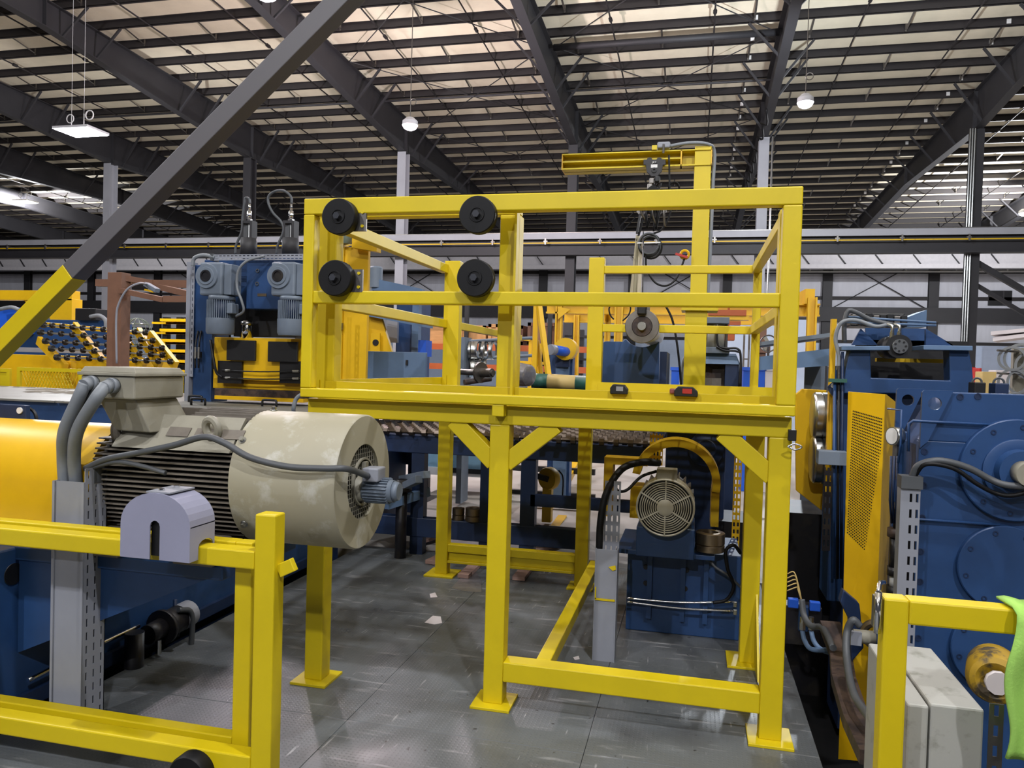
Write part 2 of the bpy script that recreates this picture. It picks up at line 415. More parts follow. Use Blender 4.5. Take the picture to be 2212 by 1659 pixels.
# hall columns
names = {10: 'tall hall column behind the hoist, steel conduit strapped to its side', 11: 'rightmost tall hall column with cable bundle and red band',
         9: 'dark hall column rising behind the left end of the jib arm', 8: 'hall column under the glowing pink-white lamp', 7: 'hall column rising behind the press cylinders',
         6: 'pale hall column crossed by the diagonal brace'}
for k, lab in names.items():
    x = XC[k]; c = thing('hall_column', lab, 'column', (x, YC, 0), 'hall columns')
    h = raft_z(YC) - .03
    MB().box(x - .19, x + .19, YC - .25, YC - .22, 0, h).box(x - .01, x + .01, YC - .22, YC + .22, 0, h).box(x - .19, x + .19, YC + .22, YC + .25, 0, h).build('shaft', COLM if k in (6, 8, 10) else STL, c)  # lamp light put into the colour: pale steel on lit columns, dark elsewhere
    MB().box(x - .3, x + .3, YC - .32, YC + .32, 0, .04).build('base_plate', STL, c)
    if k in (10, 11):
        m = MB()
        for i in range(3 if k == 11 else 1): m.cyl((x + (.3 if k == 10 else -.3) + .08 * i, YC - .3, 1.5), (x + (.3 if k == 10 else -.3) + .08 * i, YC - .3, h), .035, 8)
        m.build('conduit', SST, c)
    if k == 11:
        MB().box(x - .2, x + .2, YC - .27, YC - .25, 1.45, 2.15).build('band', RED, c)
        MB().bar((x + .15, YC, 6.0), (x + 5.0, YC, 2.9), .2, .2).bar((x + .15, YC, 5.2), (x + 4.5, YC, 2.4), .14, .14).build('knee_strut', STL, c)
    if k == 10:
        m = MB()
        for i in range(9):
            y = YC - 2.5 + i * 1.7
            m.tube([(x - .2, y - .8, 10.9), (x - .1, y, 10.6), (x - .25, y + .8, 10.9)], .035, 6, 3)
        m.build('cable_loops', BLK, c)
# front crane runway in front of the columns
g = thing('crane_runway', 'grey crane runway beam with an orange power rail, spanning the hall', 'girder', (0, 30.9, 6.6))
MB().box(-60, 30, 30.65, 31.15, 7.08, 7.13).box(-60, 30, 30.6, 30.66, 6.88, 7.1).build('top_channel', COLM, g)
MB().box(-60, 30, 30.88, 30.92, 6.3, 7.08).box(-60, 30, 30.7, 31.1, 6.26, 6.3).build('girder_web', STL, g)
MB().box(-60, 30, 30.86, 30.94, 7.13, 7.2).build('rail', DST, g)
MB().box(-60, 30, 30.54, 30.56, 6.69, 6.735).build('power_rail', YW, g)
cl = MB().box(-.08, .08, -.36, .02, 0, .06).box(-.03, .03, -.4, -.34, -.1, .14).mesh('rail_clip'); cl.materials.append(DST)
for i in range(34):
    o = link('rail_clip', cl, g); o.location = (-50 + i * 2.2, 30.9, 6.75 - 0) ; o.location -= g.location

# ------------------------------------------------------------------ lamps
LEDM = mat('lamp_glow', 'F4F0FF', .5, emit=14, var=0)
LEDP = mat('lamp_glow_warm', 'FFE3EE', .5, emit=18, var=0)
LHS = mat('lamp_body', 'B8B8BC', .5)
def bulb(parent, loc, power, col, r=.14):
    ld = bpy.data.lights.new('bulb', 'POINT'); ld.energy = power * LAMP; ld.color = col; ld.shadow_soft_size = r
    o = bpy.data.objects.new('bulb', ld); COL.objects.link(o); o.parent = parent; o.location = Vector(loc) - parent.location
    return o
def round_lamp(label, loc, power, col, glow, r=.24, ground=True):
    c = Vector(loc); t = thing('high_bay_lamp', label, 'lamp', c, 'round high-bay lamps')
    MB().lathe(c, (0, 0, 1), [(.1, .0), (.1, r * .5), (.0, r), (-.12, r * 1.02), (-.12, r * .95), (0.0, r * .9), (.06, 0)], 24).build('housing', LHS, t)
    MB().lathe(c, (0, 0, -1), [(.04, r * .9), (.12, r * 1.0), (.2, r * .8), (.25, r * .35), (.26, 0)], 24).build('lens', glow, t)
    MB().cyl(c + Vector((0, 0, .1)), (c.x, c.y, roof_z(c.y)), .012, 6).torus(c + Vector((.08, 0, .55)), (0, 1, 0), .09, .012, 16, 5).build('hanger', DST, t)
    bulb(t, (c.x, c.y, c.z - .45), power, col); return t
def panel_lamp(label, loc, power, col, lx=1.2, ly=.55):
    c = Vector(loc); t = thing('panel_lamp', label, 'lamp', c, 'LED panel lamps')
    MB().box(c.x - lx / 2, c.x + lx / 2, c.y - ly / 2, c.y + ly / 2, c.z, c.z + .07).build('housing', LHS, t)
    m = MB()
    for i in (-1, 0, 1): m.box(c.x - lx / 2 + .04, c.x + lx / 2 - .04, c.y + i * ly / 3 - ly / 7, c.y + i * ly / 3 + ly / 7, c.z - .02, c.z)
    m.build('led_strip', LEDM, t)
    m = MB()
    for s in (-.35, .1): m.cyl((c.x + s, c.y, c.z + .07), (c.x + s, c.y, c.z + .55), .014, 6).cyl((c.x + s, c.y, c.z + .5), (c.x + s, c.y, roof_z(c.y)), .005, 5)
    m.torus((c.x - .4, c.y, c.z + .42), (0, 1, 0), .13, .015, 16, 5); m.torus((c.x + .3, c.y, c.z + .5), (0, 1, 0), .14, .02, 16, 5)
    m.build('hanger', WHT, t)
    bulb(t, (c.x, c.y, c.z - .45), power, col); return t
PW = 2300
COOL = (.95, .96, 1.0); PINK = (1.0, .86, .92)
panel_lamp('LED panel lamp with looped cord, upper left', P(175, 285, y=20), PW, COOL, 1.25, .9)
round_lamp('star-shaped glowing pink-white lamp above a hall column', P(886, 262, y=21), PW, PINK, LEDP, .22)
round_lamp('blue-white round lamp hanging at the upper right', P(1740, 212, y=21), PW, (.85, .92, 1.0), LEDM, .2)
panel_lamp('small distant LED panel lamp at the left edge', P(55, 436, y=40), PW * 2.5, COOL, 1.1, .9)
round_lamp('tiny distant lamp glowing beside the press cylinders', P(524, 430, y=48), PW * 3.5, PINK, LEDM, .22)
round_lamp('lamp glowing just above the top edge near the brace', P(575, -30, y=12.5), PW * .5, PINK, LEDP, .22)
# lamps of the same grid that hang outside the picture
for x, y, pw, lab in [(7.5, 8.0, .7, 'lamp over the right side of the hall, outside the picture'), (4.0, -6.0, 1.15, 'lamp behind the camera on the right'),
                      (-6.0, -6.5, 1.05, 'lamp behind the camera on the left'), (-14.0, 6.0, .9, 'lamp over the left side of the hall, outside the picture'),
                      (16, 44, 3.5, 'far lamp beyond the right edge of the picture'), (-2, -16, 1.2, 'lamp far behind the camera'), (.9, 1.6, .75, 'lamp almost straight above the platform, outside the picture')]:
    round_lamp(lab, (x, y, 10.3), PW * pw, COOL, LEDM, .24)

# ================================================================== yellow work platform
YF = 3.69
pf = thing('work_platform', 'large yellow steel work platform on square legs in the middle', 'platform', (-.8, 4.8, 0))
T = .1
def leg(x, y, z1, plate=.2, name='leg', s=T):
    MB().box(x - s / 2, x + s / 2, y, y + s, .012, z1).build(name, Y_, pf, bev=.006)
    MB().box(x - plate / 2, x + plate / 2, y - plate * .3, y + plate * .75, 0, .014).build('base_plate', Y_, pf, bev=.002)
xl = P(679, 1300, y=YF).x; xc = P(1069, 1300, y=YF).x; xr = P(1674, 1300, y=YF).x
ZB = 1.41     # underside of the deck beams
leg(xl, YF, ZB); leg(xc, YF, ZB, .2); leg(xr, YF, ZB, .2)
YB = 5.87
xbl = P(954, 1150, y=YB).x; xbc = P(1257, 1150, y=YB).x
leg(xbl, YB, 1.41, .24); leg(xbc, YB, 1.3, .2)
leg(.36, 4.64, 1.35, .24)
# knee brace under the right rear leg, front bottom rail, cross rails
MB().yz([(4.64, .02), (4.35, .02), (4.64, .42)], .39, .012).build('gusset', Y_, pf)
zt = P(1082, 1430, y=YF).z
MB().box(xc + T / 2, xr - T / 2, YF, YF + T, zt - .1, zt).build('front_kick_rail', Y_, pf, bev=.006)
MB().box(-.73, -.655, YF + T, YB, zt - .075, zt).build('side_kick_rail', Y_, pf, bev=.005)
z2 = P(1100, 1188, y=YB).z
MB().box(xbl + .05, xbc - .05, YB + .01, YB + .09, z2 - .06, z2).box(xbl + .05, xbc - .05, YB + .03, YB + .04, z2 - .13, z2 - .06).box(xbl + .05, xbc - .05, YB + .01, YB + .09, z2 - .15, z2 - .13).build('rear_kick_rail', Y_, pf, bev=.003)
# deck beams
x0, x1 = -1.975, .44
MB().box(x0, x1, YF, YF + .1, ZB, 1.505).build('front_beam', Y_, pf, bev=.006)
MB().box(-1.93, .40, 3.785, 3.797, 1.505, 1.595).build('front_toe_board', Y_, pf, bev=.002)
for xx in (x0, x1 - .06):
    MB().box(xx, xx + .06, YF + .1, YB + .1, ZB, 1.475).build('side_beam', Y_, pf, bev=.004)
for yy in (4.64, YB):
    MB().box(x0 + .06, x1 - .06, yy, yy + .08, ZB, 1.47).build('cross_beam', Y_, pf, bev=.004)
# open bar grating
m = MB(); y = YF + .11
n = 0
while y < YB + .1:
    m.box(x0 + .02, x1 - .02, y, y + .006, 1.475, 1.505); y += .034
for i in range(22): m.box(x0 + .05 + i * .11, x0 + .058 + i * .11, YF + .1, YB + .1, 1.495, 1.503)
g_ = m.build('deck_grating', Y_, pf); g_['kind'] = 'stuff'
# knee braces
def knee(xa, za, xb, zb, y=YF + .01, wd=.085):
    MB().bar((xa, y + .04, za), (xb, y + .04, zb), .08, wd, up=(0, 1, 0) if False else (0, 0, 1)).build('knee_brace', Y_, pf, bev=.004)
knee(xc - .03, P(1058, 1000, y=YF).z, P(985, 915, y=YF).x - .02, ZB + .01)
knee(xc + .03, P(1110, 1003, y=YF).z, P(1190, 930, y=YF).x + .02, ZB + .01)
knee(xr - .03, P(1655, 1030, y=YF).z, P(1570, 945, y=YF).x - .02, ZB + .01)
MB().xz([(xbc - .17, 1.43), (xbc + .17, 1.43), (xbc + .05, 1.31), (xbc - .05, 1.31)], YB - .012, .012).build('gusset', Y_, pf)
# fixed guard posts and rails on the deck
zr = 2.50
def post(pxa, pxb, y, z0, z1, d=.09, nm='guard_post', mt=Y_):
    ym = P(900, 700, y=y)
    xa = P(pxa, 720, y=y).x; xb = P(pxb, 720, y=y).x
    MB().box(xa, xb, y, y + d, z0, z1).build(nm, mt, pf, bev=.005); return xa, xb
la, lb = post(684, 722, 3.80, 1.5, 2.47)
ca, cb = post(1074, 1116, 3.80, 1.5, 2.47, .1)
ra, rb = post(1676, 1703, 3.80, 1.5, 2.47)
MB().box(la, cb, 3.80, 3.87, 2.47, 2.52).build('inner_top_rail', Y_, pf, bev=.004)
MB().box(cb - .012, cb, 3.74, 3.80, 1.5, 2.5).build('post_flange', Y_, pf)
pa, pb = post(957, 990, YB, 1.5, 2.53, .09)
qa, qb = post(1268, 1301, YB, 1.4, 2.55, .09)
sa, sb = post(1624, 1642, YB, 1.4, 2.50, .055)
for z_, h, ye in ((2.43, .07, YB), (1.995, .065, YB)):
    MB().box(la - .0, la + .055, 3.89, ye, z_, z_ + h).build('side_rail', Y_, pf, bev=.004)
MB().box(pb - .05, pb, YB + .09, 8.2, 1.985, 2.045).build('rear_walkway_rail', Y_, pf, bev=.004)
for z_ in (2.43, 1.985):
    MB().box(ra + .02, ra + .075, 3.89, YB, z_, z_ + .06).build('side_rail', Y_, pf, bev=.004)
    for xa_, xb_ in (((qb, sb),) if z_ > 2.2 else ((qb, P(1352, 700, y=YB).x), (P(1424, 700, y=YB).x, sb))): MB().box(xa_, xb_, YB, YB + .055, z_, z_ + .058).build('rear_rail', Y_, pf, bev=.004)
MB().box(x0 + .05, pa + .04, YB - .01, YB, 1.5, 1.62).build('toe_board', Y_, pf)
MB().box(qb - .02, sb + .1, YB - .01, YB, 1.5, 1.60).build('toe_board', Y_, pf)
MB().box(x0, x0 + .01, YF + .1, YB, 1.5, 1.6).build('toe_board', Y_, pf)
# sliding gate frame in front, carried by black rollers
gt = thing('sliding_guard_gate', 'yellow rectangular gate frame closing the front of the platform deck', 'gate', (-.8, 3.62, 1.5))
gx0, gx1 = P(652, 640, y=3.62).x, P(1727, 650, y=3.62).x
gz1 = 2.535; W = .082
yg0, yg1 = 3.62, 3.69
MB().box(gx0, gx1, yg0, yg1, gz1 - W, gz1).build('top_rail', Y_, gt, bev=.006)
MB().box(gx0, gx1, yg0, yg1, 1.512, 1.56).build('bottom_rail', Y_, gt, bev=.006)
MB().box(gx0, gx0 + .06, yg0, yg1, 1.56, gz1 - W).build('end_post', Y_, gt, bev=.006)
MB().box(gx1 - W, gx1, yg0, yg1, 1.56, gz1 - W).build('end_post', Y_, gt, bev=.006)
MB().box(gx0 + .06, gx1 - W, yg0 + .003, yg1 - .003, 1.998, 2.062).build('mid_rail', Y_, gt, bev=.006)
xm = P(1076, 880, y=3.63).x
MB().box(xm - .03, xm + .03, yg0 + .004, yg1 - .004, 1.455, 1.512).build('guide_lug', Y_, gt, bev=.004)
for i, (px, py) in enumerate(((730, 467), (1030, 463), (722, 600), (1025, 600))):
    c = P(px, py, y=3.56)
    ro = MB().lathe(c, (0, 1, 0), [(0, 0), (0, .03), (-.005, .031), (-.005, .036), (0, .038), (0, .086), (.005, .0905), (.05, .0905), (.05, 0)], 40).build('roller', BLK, gt)
    MB().cyl(c + Vector((0, -.012, 0)), c + Vector((0, .14, 0)), .012, 12).cyl(c + Vector((0, -.024, 0)), c + Vector((0, -.0, 0)), .018, 6).build('axle_bolt', CHR, ro)
    if px < 800:
        d = c + Vector((.105, .062, 0))
        MB().box(d.x - .06, d.x + .02, d.y, d.y + .012, d.z - .065, d.z + .05).build('bracket', DST, ro)
        MB().cyl(d + Vector((0, -.006, .03)), d + Vector((0, .005, .03)), .008, 10).cyl(d + Vector((0, -.006, -.04)), d + Vector((0, .005, -.04)), .008, 10).build('bracket_hole', Y_, ro)
# lock and ring hanging on the platform's right front leg
c = P(1711, 940, y=3.66)
lk = thing('latch', 'small black latch with steel ring on the right platform leg', 'latch', c)
MB().cbox(c, .035, .03, .05).build('body', BLP, lk, bev=.003)
MB().tube([c + Vector((-.02, -.02, -.05)), c + Vector((.01, -.02, -.037)), c + Vector((.04, -.02, -.05)), c + Vector((.01, -.02, -.064)), c + Vector((-.02, -.02, -.05))], .004, 6, 6).build('ring', CHR, lk)

# ================================================================== left foreground
# sliding guard rail
YR = 2.60
gr = thing('guard_rail', 'yellow double guard rail with end post, lower left', 'guard rail', (-1.6, YR, 0))
a0, a1 = P(549, 1200, y=YR).x, P(593, 1200, y=YR).x
zt0, zt1 = P(270, 1204, y=YR).z, P(270, 1166, y=YR).z
MB().box(a0, a1, YR, YR + .075, 0, P(571, 1112, y=YR).z).build('end_post', Y_, gr, bev=.006)
xb0 = P(510, 1400, y=YR + .12).x; xb1 = P(546, 1400, y=YR + .12).x
zb0, zb1 = P(270, 1632, y=YR).z, P(270, 1592, y=YR).z
MB().box(-4.6, a0, YR, YR + .075, zt0, zt1).build('top_rail', Y_, gr, bev=.006)
MB().box(-4.6, a0, YR, YR + .075, zb0, zb1).build('bottom_rail', Y_, gr, bev=.006)
MB().box(-4.6, xb0, YR + .1, YR + .16, zt0 + .01, zt1 + .005).build('rear_top_rail', Y_, gr, bev=.005)
MB().box(-4.6, xb0, YR + .1, YR + .16, zb0 + .02, zb1 + .01).build('rear_bottom_rail', Y_, gr, bev=.005)
MB().box(xb0, xb1, YR + .1, YR + .16, 0, zt1 + .005).build('rear_post', Y_, gr, bev=.005)
h = P(600, 1222, y=YR)
MB().bar((a1, YR + .04, h.z - .03), (a1 + .06, YR + .04, h.z), .03, .05).build('catch', Y_, gr, bev=.003)
MB().box(-4.6, -4.52, YR, YR + .16, 0, zt1).build('end_post', Y_, gr, bev=.005)
c = P(402, 1682, y=YR - .06)
MB().lathe(c, (0, 1, 0), [(0, 0), (0, .05), (0, .078), (.01, .084), (.06, .084), (.06, 0)], 32).build('wheel', BLK, gr)
# grey roller cover on the rail
cx0, cx1 = P(262, 1150, y=YR - .06).x, P(412, 1150, y=YR - .06).x
cz0, cz1 = P(330, 1208, y=YR - .06).z, P(330, 1064, y=YR - .06).z
cv = thing('roller_cover', 'grey arched plastic roller cover straddling the left guard rail', 'cover', ((cx0 + cx1) / 2, YR, cz0))
rr = (cx1 - cx0) / 2; cxm = (cx0 + cx1) / 2; zc = cz1 - rr * .8; sw = .022; sh = (cz1 - cz0) * .5
outer = [(cx0, cz0)] + [(cxm - rr * math.cos(t), zc + rr * .8 * math.sin(t)) for t in [i * math.pi / 16 for i in range(17)]] + [(cx1, cz0)]
sl = [(cxm + sw, cz0), (cxm + sw, cz0 + sh)] + [(cxm + sw * math.cos(t), cz0 + sh + sw * math.sin(t)) for t in (.6, 1.2, 1.57, 1.95, 2.5)] + [(cxm - sw, cz0 + sh), (cxm - sw, cz0)]
MB().xz(outer + sl, YR - .065, .005).build('front_panel', LAV, cv)
m = MB(); yq = YR + .09
for i in range(len(outer) - 1):
    (xa, za), (xb, zb) = outer[i], outer[i + 1]
    if i in (0, len(outer) - 2): continue
    m.quadbox([(xa, YR - .06, za - .004), (xb, YR - .06, zb - .004), (xb, yq, zb - .004), (xa, yq, za - .004), (xa, YR - .06, za), (xb, YR - .06, zb), (xb, yq, zb), (xa, yq, za)])
m.build('hood', LAV, cv)
for xs in (cx0, cx1 - .005):
    nt_ = [(YR - .06, cz0), (YR - .012, cz0), (YR - .012, zt1)] + [(YR + .035 - .047 * math.cos(t), zt1 + .025 * math.sin(t)) for t in (.5, 1.0, 1.57, 2.1, 2.6)] + [(YR + .082, zt1), (YR + .082, cz0), (yq, cz0), (yq, zc), (YR - .06, zc)]
    MB().yz(nt_, xs, .005).build('side_panel', LAV, cv)
MB().box(cxm - .045, cxm + .06, YR - .06, yq, cz1 - .002, cz1 + .004).build('cap_plate', LGY, cv)
m = MB()
for yy in (YR - .03, YR + .06): m.cyl((cxm, yy, cz1 + .004), (cxm, yy, cz1 + .012), .012, 6)
m.build('cap_bolts', CHR, cv)
MB().box(cxm - .03, cxm + .03, YR - .045, YR - .04, cz0 + .01, cz0 + sh + .03).build('inner_roller', BLP, cv)

# slotted cable tray standing on the floor
YT = 2.84
tx0, tx1 = P(113, 1250, y=YT).x, P(181, 1250, y=YT).x
tz1 = P(150, 1040, y=YT).z
ty = thing('cable_tray', 'tall grey slotted cable tray with thick hoses entering its top', 'cable tray', ((tx0 + tx1) / 2, YT, -.55))
MB().box(tx0 + .006, tx1 - .006, YT, YT + .004, -.55, tz1).build('front_cover', LGY, ty)
MB().box(tx0, tx0 + .006, YT - .004, YT + .13, -.55, tz1).box(tx0 - .0, tx0 + .012, YT - .008, YT - .002, -.55, tz1).box(tx1 - .012, tx1, YT - .008, YT - .002, -.55, tz1).build('side_wall', LGY, ty)
m = MB(); k_ = MB().slotted(0, .13, 0, -.55, tz1 + .06, 3, .009, .036, .06)      # slotted side, turned to face the right
m.v = [(tx1 - b, YT + a, c) for a, b, c in k_.v]; m.f = k_.f; m.sm = k_.sm
m.build('slotted_side', LGY, ty)
MB().box(tx0 - .01, tx0 + .03, YT + .05, YT + .12, tz1 - .0, tz1 + .07).build('cable_clamp', CAB, ty); MB().box(tx1 - .02, tx1 + .003, YT + .05, YT + .12, tz1 - .01, tz1 + .075).build('cable_clamp', CAB, ty)
MB().box(tx0, tx1, YT + .126, YT + .13, -.55, tz1).build('back', DRK, ty)

# ---- big drive motor, its axis along the frame of the hall
MY, MZ, MR = 3.22, 1.162, .302
x_e = P(786, 1035, y=MY).x; x_s = P(497, 1040, y=MY - MR * .95).x; x_b = P(196, 1040, y=MY - .27).x
mo = thing('drive_motor', 'huge beige-grey electric drive motor with ribbed body and round fan shroud', 'motor', ((x_b + x_e) / 2, MY, MZ - .34))
MB().lathe((x_s, MY, MZ), (1, 0, 0), [(0, MR - .03), (0, MR), (x_e - x_s - .008, MR), (x_e - x_s, MR - .006), (x_e - x_s, MR * .56), (x_e - x_s - .02, MR * .56)], 64).build('fan_shroud', SHR, mo)
gl = MB()
for i in range(17):
    q = (i - 8) / 8 * MR * .55; L = math.sqrt(max(0, (MR * .56) ** 2 - q * q))
    gl.box(x_e - .016, x_e - .013, MY - L, MY + L, MZ + q - .0012, MZ + q + .0012); gl.box(x_e - .013, x_e - .010, MY + q - .0012, MY + q + .0012, MZ - L, MZ + L)
gl.build('grille_mesh', GRY, mo)
MB().cyl((x_e - .3, MY, MZ), (x_e - .06, MY, MZ), MR * .6, 32).build('fan_well', BLP, mo)
MB().lathe((x_e - .01, MY, MZ), (1, 0, 0), [(0, .1), (0, .108), (.012, .108), (.012, .1)], 32).bar((x_e, MY, MZ - .09), (x_e + .005, MY, MZ + .09), .03, .02).build('fan_bracket', GRY, mo)
for px, py in ((515, 940), (520, 1143), (592, 878)):
    b = P(px, py, y=MY - MR * .9) if py > 900 else P(px, py, y=MY)
    if py < 900: b.z = MZ + MR + .004
    d = (Vector((0, b.y - MY, b.z - MZ))).normalized(); b = Vector((b.x, MY, MZ)) + d * MR
    MB().cyl(b, b + d * .018, .011, 6).cyl(b, b + d * .004, .017, 12).build('shroud_bolt', SST, mo)
# small force-ventilation motor
fm = Vector((x_e + .02, MY - .03, MZ - .03))
f_ = MB().cyl(fm, fm + Vector((.14, 0, 0)), .05, 20).cyl(fm + Vector((.14, 0, 0)), fm + Vector((.165, 0, 0)), .046, 20, .038).build('fan_motor', GEA, mo)
m = MB()
for i in range(24):
    t = 2 * math.pi * i / 24; o_ = Vector((0, math.cos(t), math.sin(t))); m.bar(fm + o_ * .053 + Vector((.01, 0, 0)), fm + o_ * .053 + Vector((.12, 0, 0)), .004, .012, up=o_)
m.build('fan_motor_fins', GEA, f_)
MB().cbox(fm + Vector((.05, -.02, .075)), .075, .09, .06).build('fan_motor_box', LGY, f_, bev=.006)
MB().lathe(fm + Vector((.0, 0, 0)), (-1, 0, 0), [(0, .045), (.02, .055), (.03, .06)], 20).build('mount_cone', GRY, f_)
# ribbed frame
BRR = .235
MB().lathe((x_b, MY, MZ), (1, 0, 0), [(0, 0), (0, BRR - .02), (.03, BRR), (x_s - x_b, BRR)], 32).build('stator_frame', BLP, mo)
NF = 19
for i in range(NF):
    z = MZ - .245 + i * .0225; q = z - MZ
    hw = math.sqrt(max(.02, .29 ** 2 - (q * .92) ** 2))
    if z > MZ + .175: break
    MB().box(x_b + .02, x_s + .005, MY - hw, MY - BRR * .55, z - .0035, z + .0035).build('cooling_fin', FIN, mo)
for i in range(13):
    y = MY - .14 + i * .03; hz = math.sqrt(.295 ** 2 - ((y - MY) * .9) ** 2)
    MB().box(x_b + (.42 if y < MY + .1 else .2), x_s + .004, y - .003, y + .003, MZ + .18, MZ + hz + .01).build('top_fin', FIN, mo)
# sloping name-plate panel
na = [(MY - .285, MZ + .13), (MY - .262, MZ + .13), (MY - .15, MZ + .262), (MY - .16, MZ + .275)]
MB().yz(na, x_b + .12, x_s - x_b - .13).build('nameplate_panel', GRY, mo)
nn = Vector((0, -.145, .125)).normalized(); pv = Vector((0, MY - .2225, MZ + .2025)) + nn * .004; ev = Vector((0, .125, .145)).normalized()
for px, wd in ((x_b + .42, .11), (x_b + .56, .11), (x_b + .69, .11)):
    pc = Vector((px, pv.y, pv.z))
    MB().bar(pc - Vector((wd / 2, 0, 0)), pc + Vector((wd / 2, 0, 0)), .05, .003, up=nn).build('nameplate', FIN, mo)
# feet
MB().box(x_b + .03, x_b + .2, MY - .33, MY - .18, MZ - .36, MZ - .25).box(x_s - .25, x_s - .05, MY - .33, MY - .18, MZ - .36, MZ - .25).box(x_b + .03, x_s - .05, MY + .1, MY + .3, MZ - .36, MZ - .2).build('feet', FIN, mo, bev=.01)
# lifting eyes
for px, py in ((458, 925),):
    e = P(px, py, y=MY - .24)
    MB().torus(e, (.3, 1, .2), .04, .018, 28, 8).cyl(e + Vector((0, .02, -.06)), e + Vector((0, .02, -.02)), .03, 16).build('lifting_eye', GRY, mo)
e = Vector((x_b + .1, MY - .2, MZ + .2)); MB().torus(e, (1, .2, 0), .05, .022, 24, 8).build('lifting_eye', FIN, mo)
# terminal box
ycor = 2.86
bx0, bx1 = P(172, 830, y=ycor).x, P(291, 830, y=ycor).x
by1 = P(397, 830, x=bx1).y; bz0, bz1 = P(250, 862, y=ycor).z, P(250, 812, y=ycor).z
t_ = MB().box(bx0 + .006, bx1, ycor, by1, bz0, bz1).build('terminal_box', GRY, mo, bev=.008)
MB().box(bx0 - .006, bx1 + .01, ycor - .01, by1 + .01, bz1, bz1 + .014).quadbox([(bx0, ycor, bz1 + .014), (bx1 + .005, ycor, bz1 + .014), (bx1 + .005, by1, bz1 + .014), (bx0, by1, bz1 + .014),
    (bx0 + .015, ycor + .01, bz1 + .038), (bx1 - .01, ycor + .01, bz1 + .038), (bx1 - .01, by1 - .015, bz1 + .038), (bx0 + .015, by1 - .015, bz1 + .038)]).build('lid', GRY, t_, bev=.003)
MB().quadbox([(bx0 + .1, ycor + .1, MZ + .2), (bx1 + .02, ycor + .08, MZ + .2), (bx1 + .02, by1 + .05, MZ + .2), (bx0 + .1, by1 + .05, MZ + .2), (bx0 + .06, ycor + .04, bz0), (bx1 - .03, ycor + .04, bz0), (bx1 - .03, by1 - .01, bz0), (bx0 + .06, by1 - .01, bz0)]).build('box_neck', GRY, mo, bev=.006)
gA = P(203, 828, y=ycor); gB = P(247, 833, y=ycor)
for g0 in (gA, gB): MB().cyl(g0 + Vector((0, .0, 0)), g0 + Vector((0, -.03, 0)), .034, 12).cyl(g0 + Vector((0, -.03, 0)), g0 + Vector((0, -.06, -.01)), .029, 12).build('cable_gland', CND, t_)
# thick conduits into the tray
def hose(name, label, pts, r, mt, cat='cable', group=None, sub=8, n=10):
    o = MB().tube(pts, r, n, sub).build(name, mt); return tag(o, label, cat, group)
hose('power_conduit', 'left thick grey conduit curving from terminal box into the cable tray', [gA + Vector((0, -.05, 0)), P(170, 860, y=2.80), P(140, 930, y=2.82), P(137, 990, y=2.88), P(141, 1060, y=YT + .06)], .027, CND, group='power conduits')
hose('power_conduit', 'right thick grey conduit curving from terminal box into the cable tray', [gB + Vector((0, -.05, 0)), P(205, 865, y=2.77), P(168, 930, y=2.80), P(160, 990, y=2.86), P(166, 1060, y=YT + .06)], .027, CND, group='power conduits')
hose('power_conduit', 'thin dark conduit between the two thick grey conduits', [P(216, 826, y=ycor), P(196, 850, y=2.84), P(172, 890, y=2.84), P(152, 960, y=2.88), P(152, 1060, y=YT + .06)], .014, CAB, group='power conduits')
hose('fan_cable', 'long grey cable draped along the big motor to its fan', [P(185, 1012, y=2.90), P(230, 992, y=2.87), P(300, 978, y=2.86), P(375, 962, y=2.86), P(440, 944, y=2.86), P(485, 957, y=2.86), P(540, 988, y=2.86), P(620, 1008, y=2.875), P(700, 1012, y=2.89), P(750, 1013, y=2.93), fm + Vector((.04, -.06, .07))], .014, CAB)
hose('spare_cable', 'short dangling cable end with bare wire beside the motor ribs', [P(185, 1014, y=2.9), P(250, 998, y=2.87), P(310, 1008, y=2.87), P(358, 1022, y=2.87)], .011, CAB)
# yellow coupling guard
cg = thing('coupling_guard', 'rounded yellow coupling guard at the left end of the big motor', 'guard', (-3.4, MY, .8))
GR = .262
MB().lathe((-4.3, MY, MZ - .06), (1, 0, 0), [(0, 0), (0, GR), (x_b + 4.3 - .02, GR), (x_b + 4.3 - .02, GR - .05)], 48).build('hood', YO, cg)
MB().box(-4.3, x_b - .03, MY - GR, MY + GR, .78, MZ - .06).build('skirt', YO, cg)

# blue gearbox base under motor
XB = -3.03
bb = thing('motor_plinth', 'long blue machine base below the big motor on the left', 'machine base', (-4, 3.8, -.55))
MB().box(-5.2, XB, 2.83, 6.15, .03, .8).build('base_body', BL, bb, bev=.01)
MB().box(-5.2, XB - .1, 2.83, 6.15, -.55, .03).build('plinth', BD, bb)
MB().box(XB - .3, x_s - .02, MY - .3, MY + .33, .74, .802).build('motor_shelf', BL, bb, bev=.006)
for yy in (MY - .28, MY + .28):
    MB().xz([(XB, .74), (x_s - .1, .74), (XB, .3)], yy, .02).build('shelf_gusset', BL, bb)
for px, py in ((30, 1240), (310, 1262)):
    q = P(px, py, x=XB + .003); MB().cyl(q, q - Vector((.04, 0, 0)), .05, 20).build('lifting_hole', BLP, bb)
MB().box(XB, XB + .03, 2.83, 6.15, .03, .1).build('foot_flange', BD, bb)
MB().box(XB + .005, XB + .07, 2.83, 6.5, -.12, -.1).box(XB + .065, XB + .07, 2.83, 6.5, -.12, -.04).build('floor_angle', RST, bb)
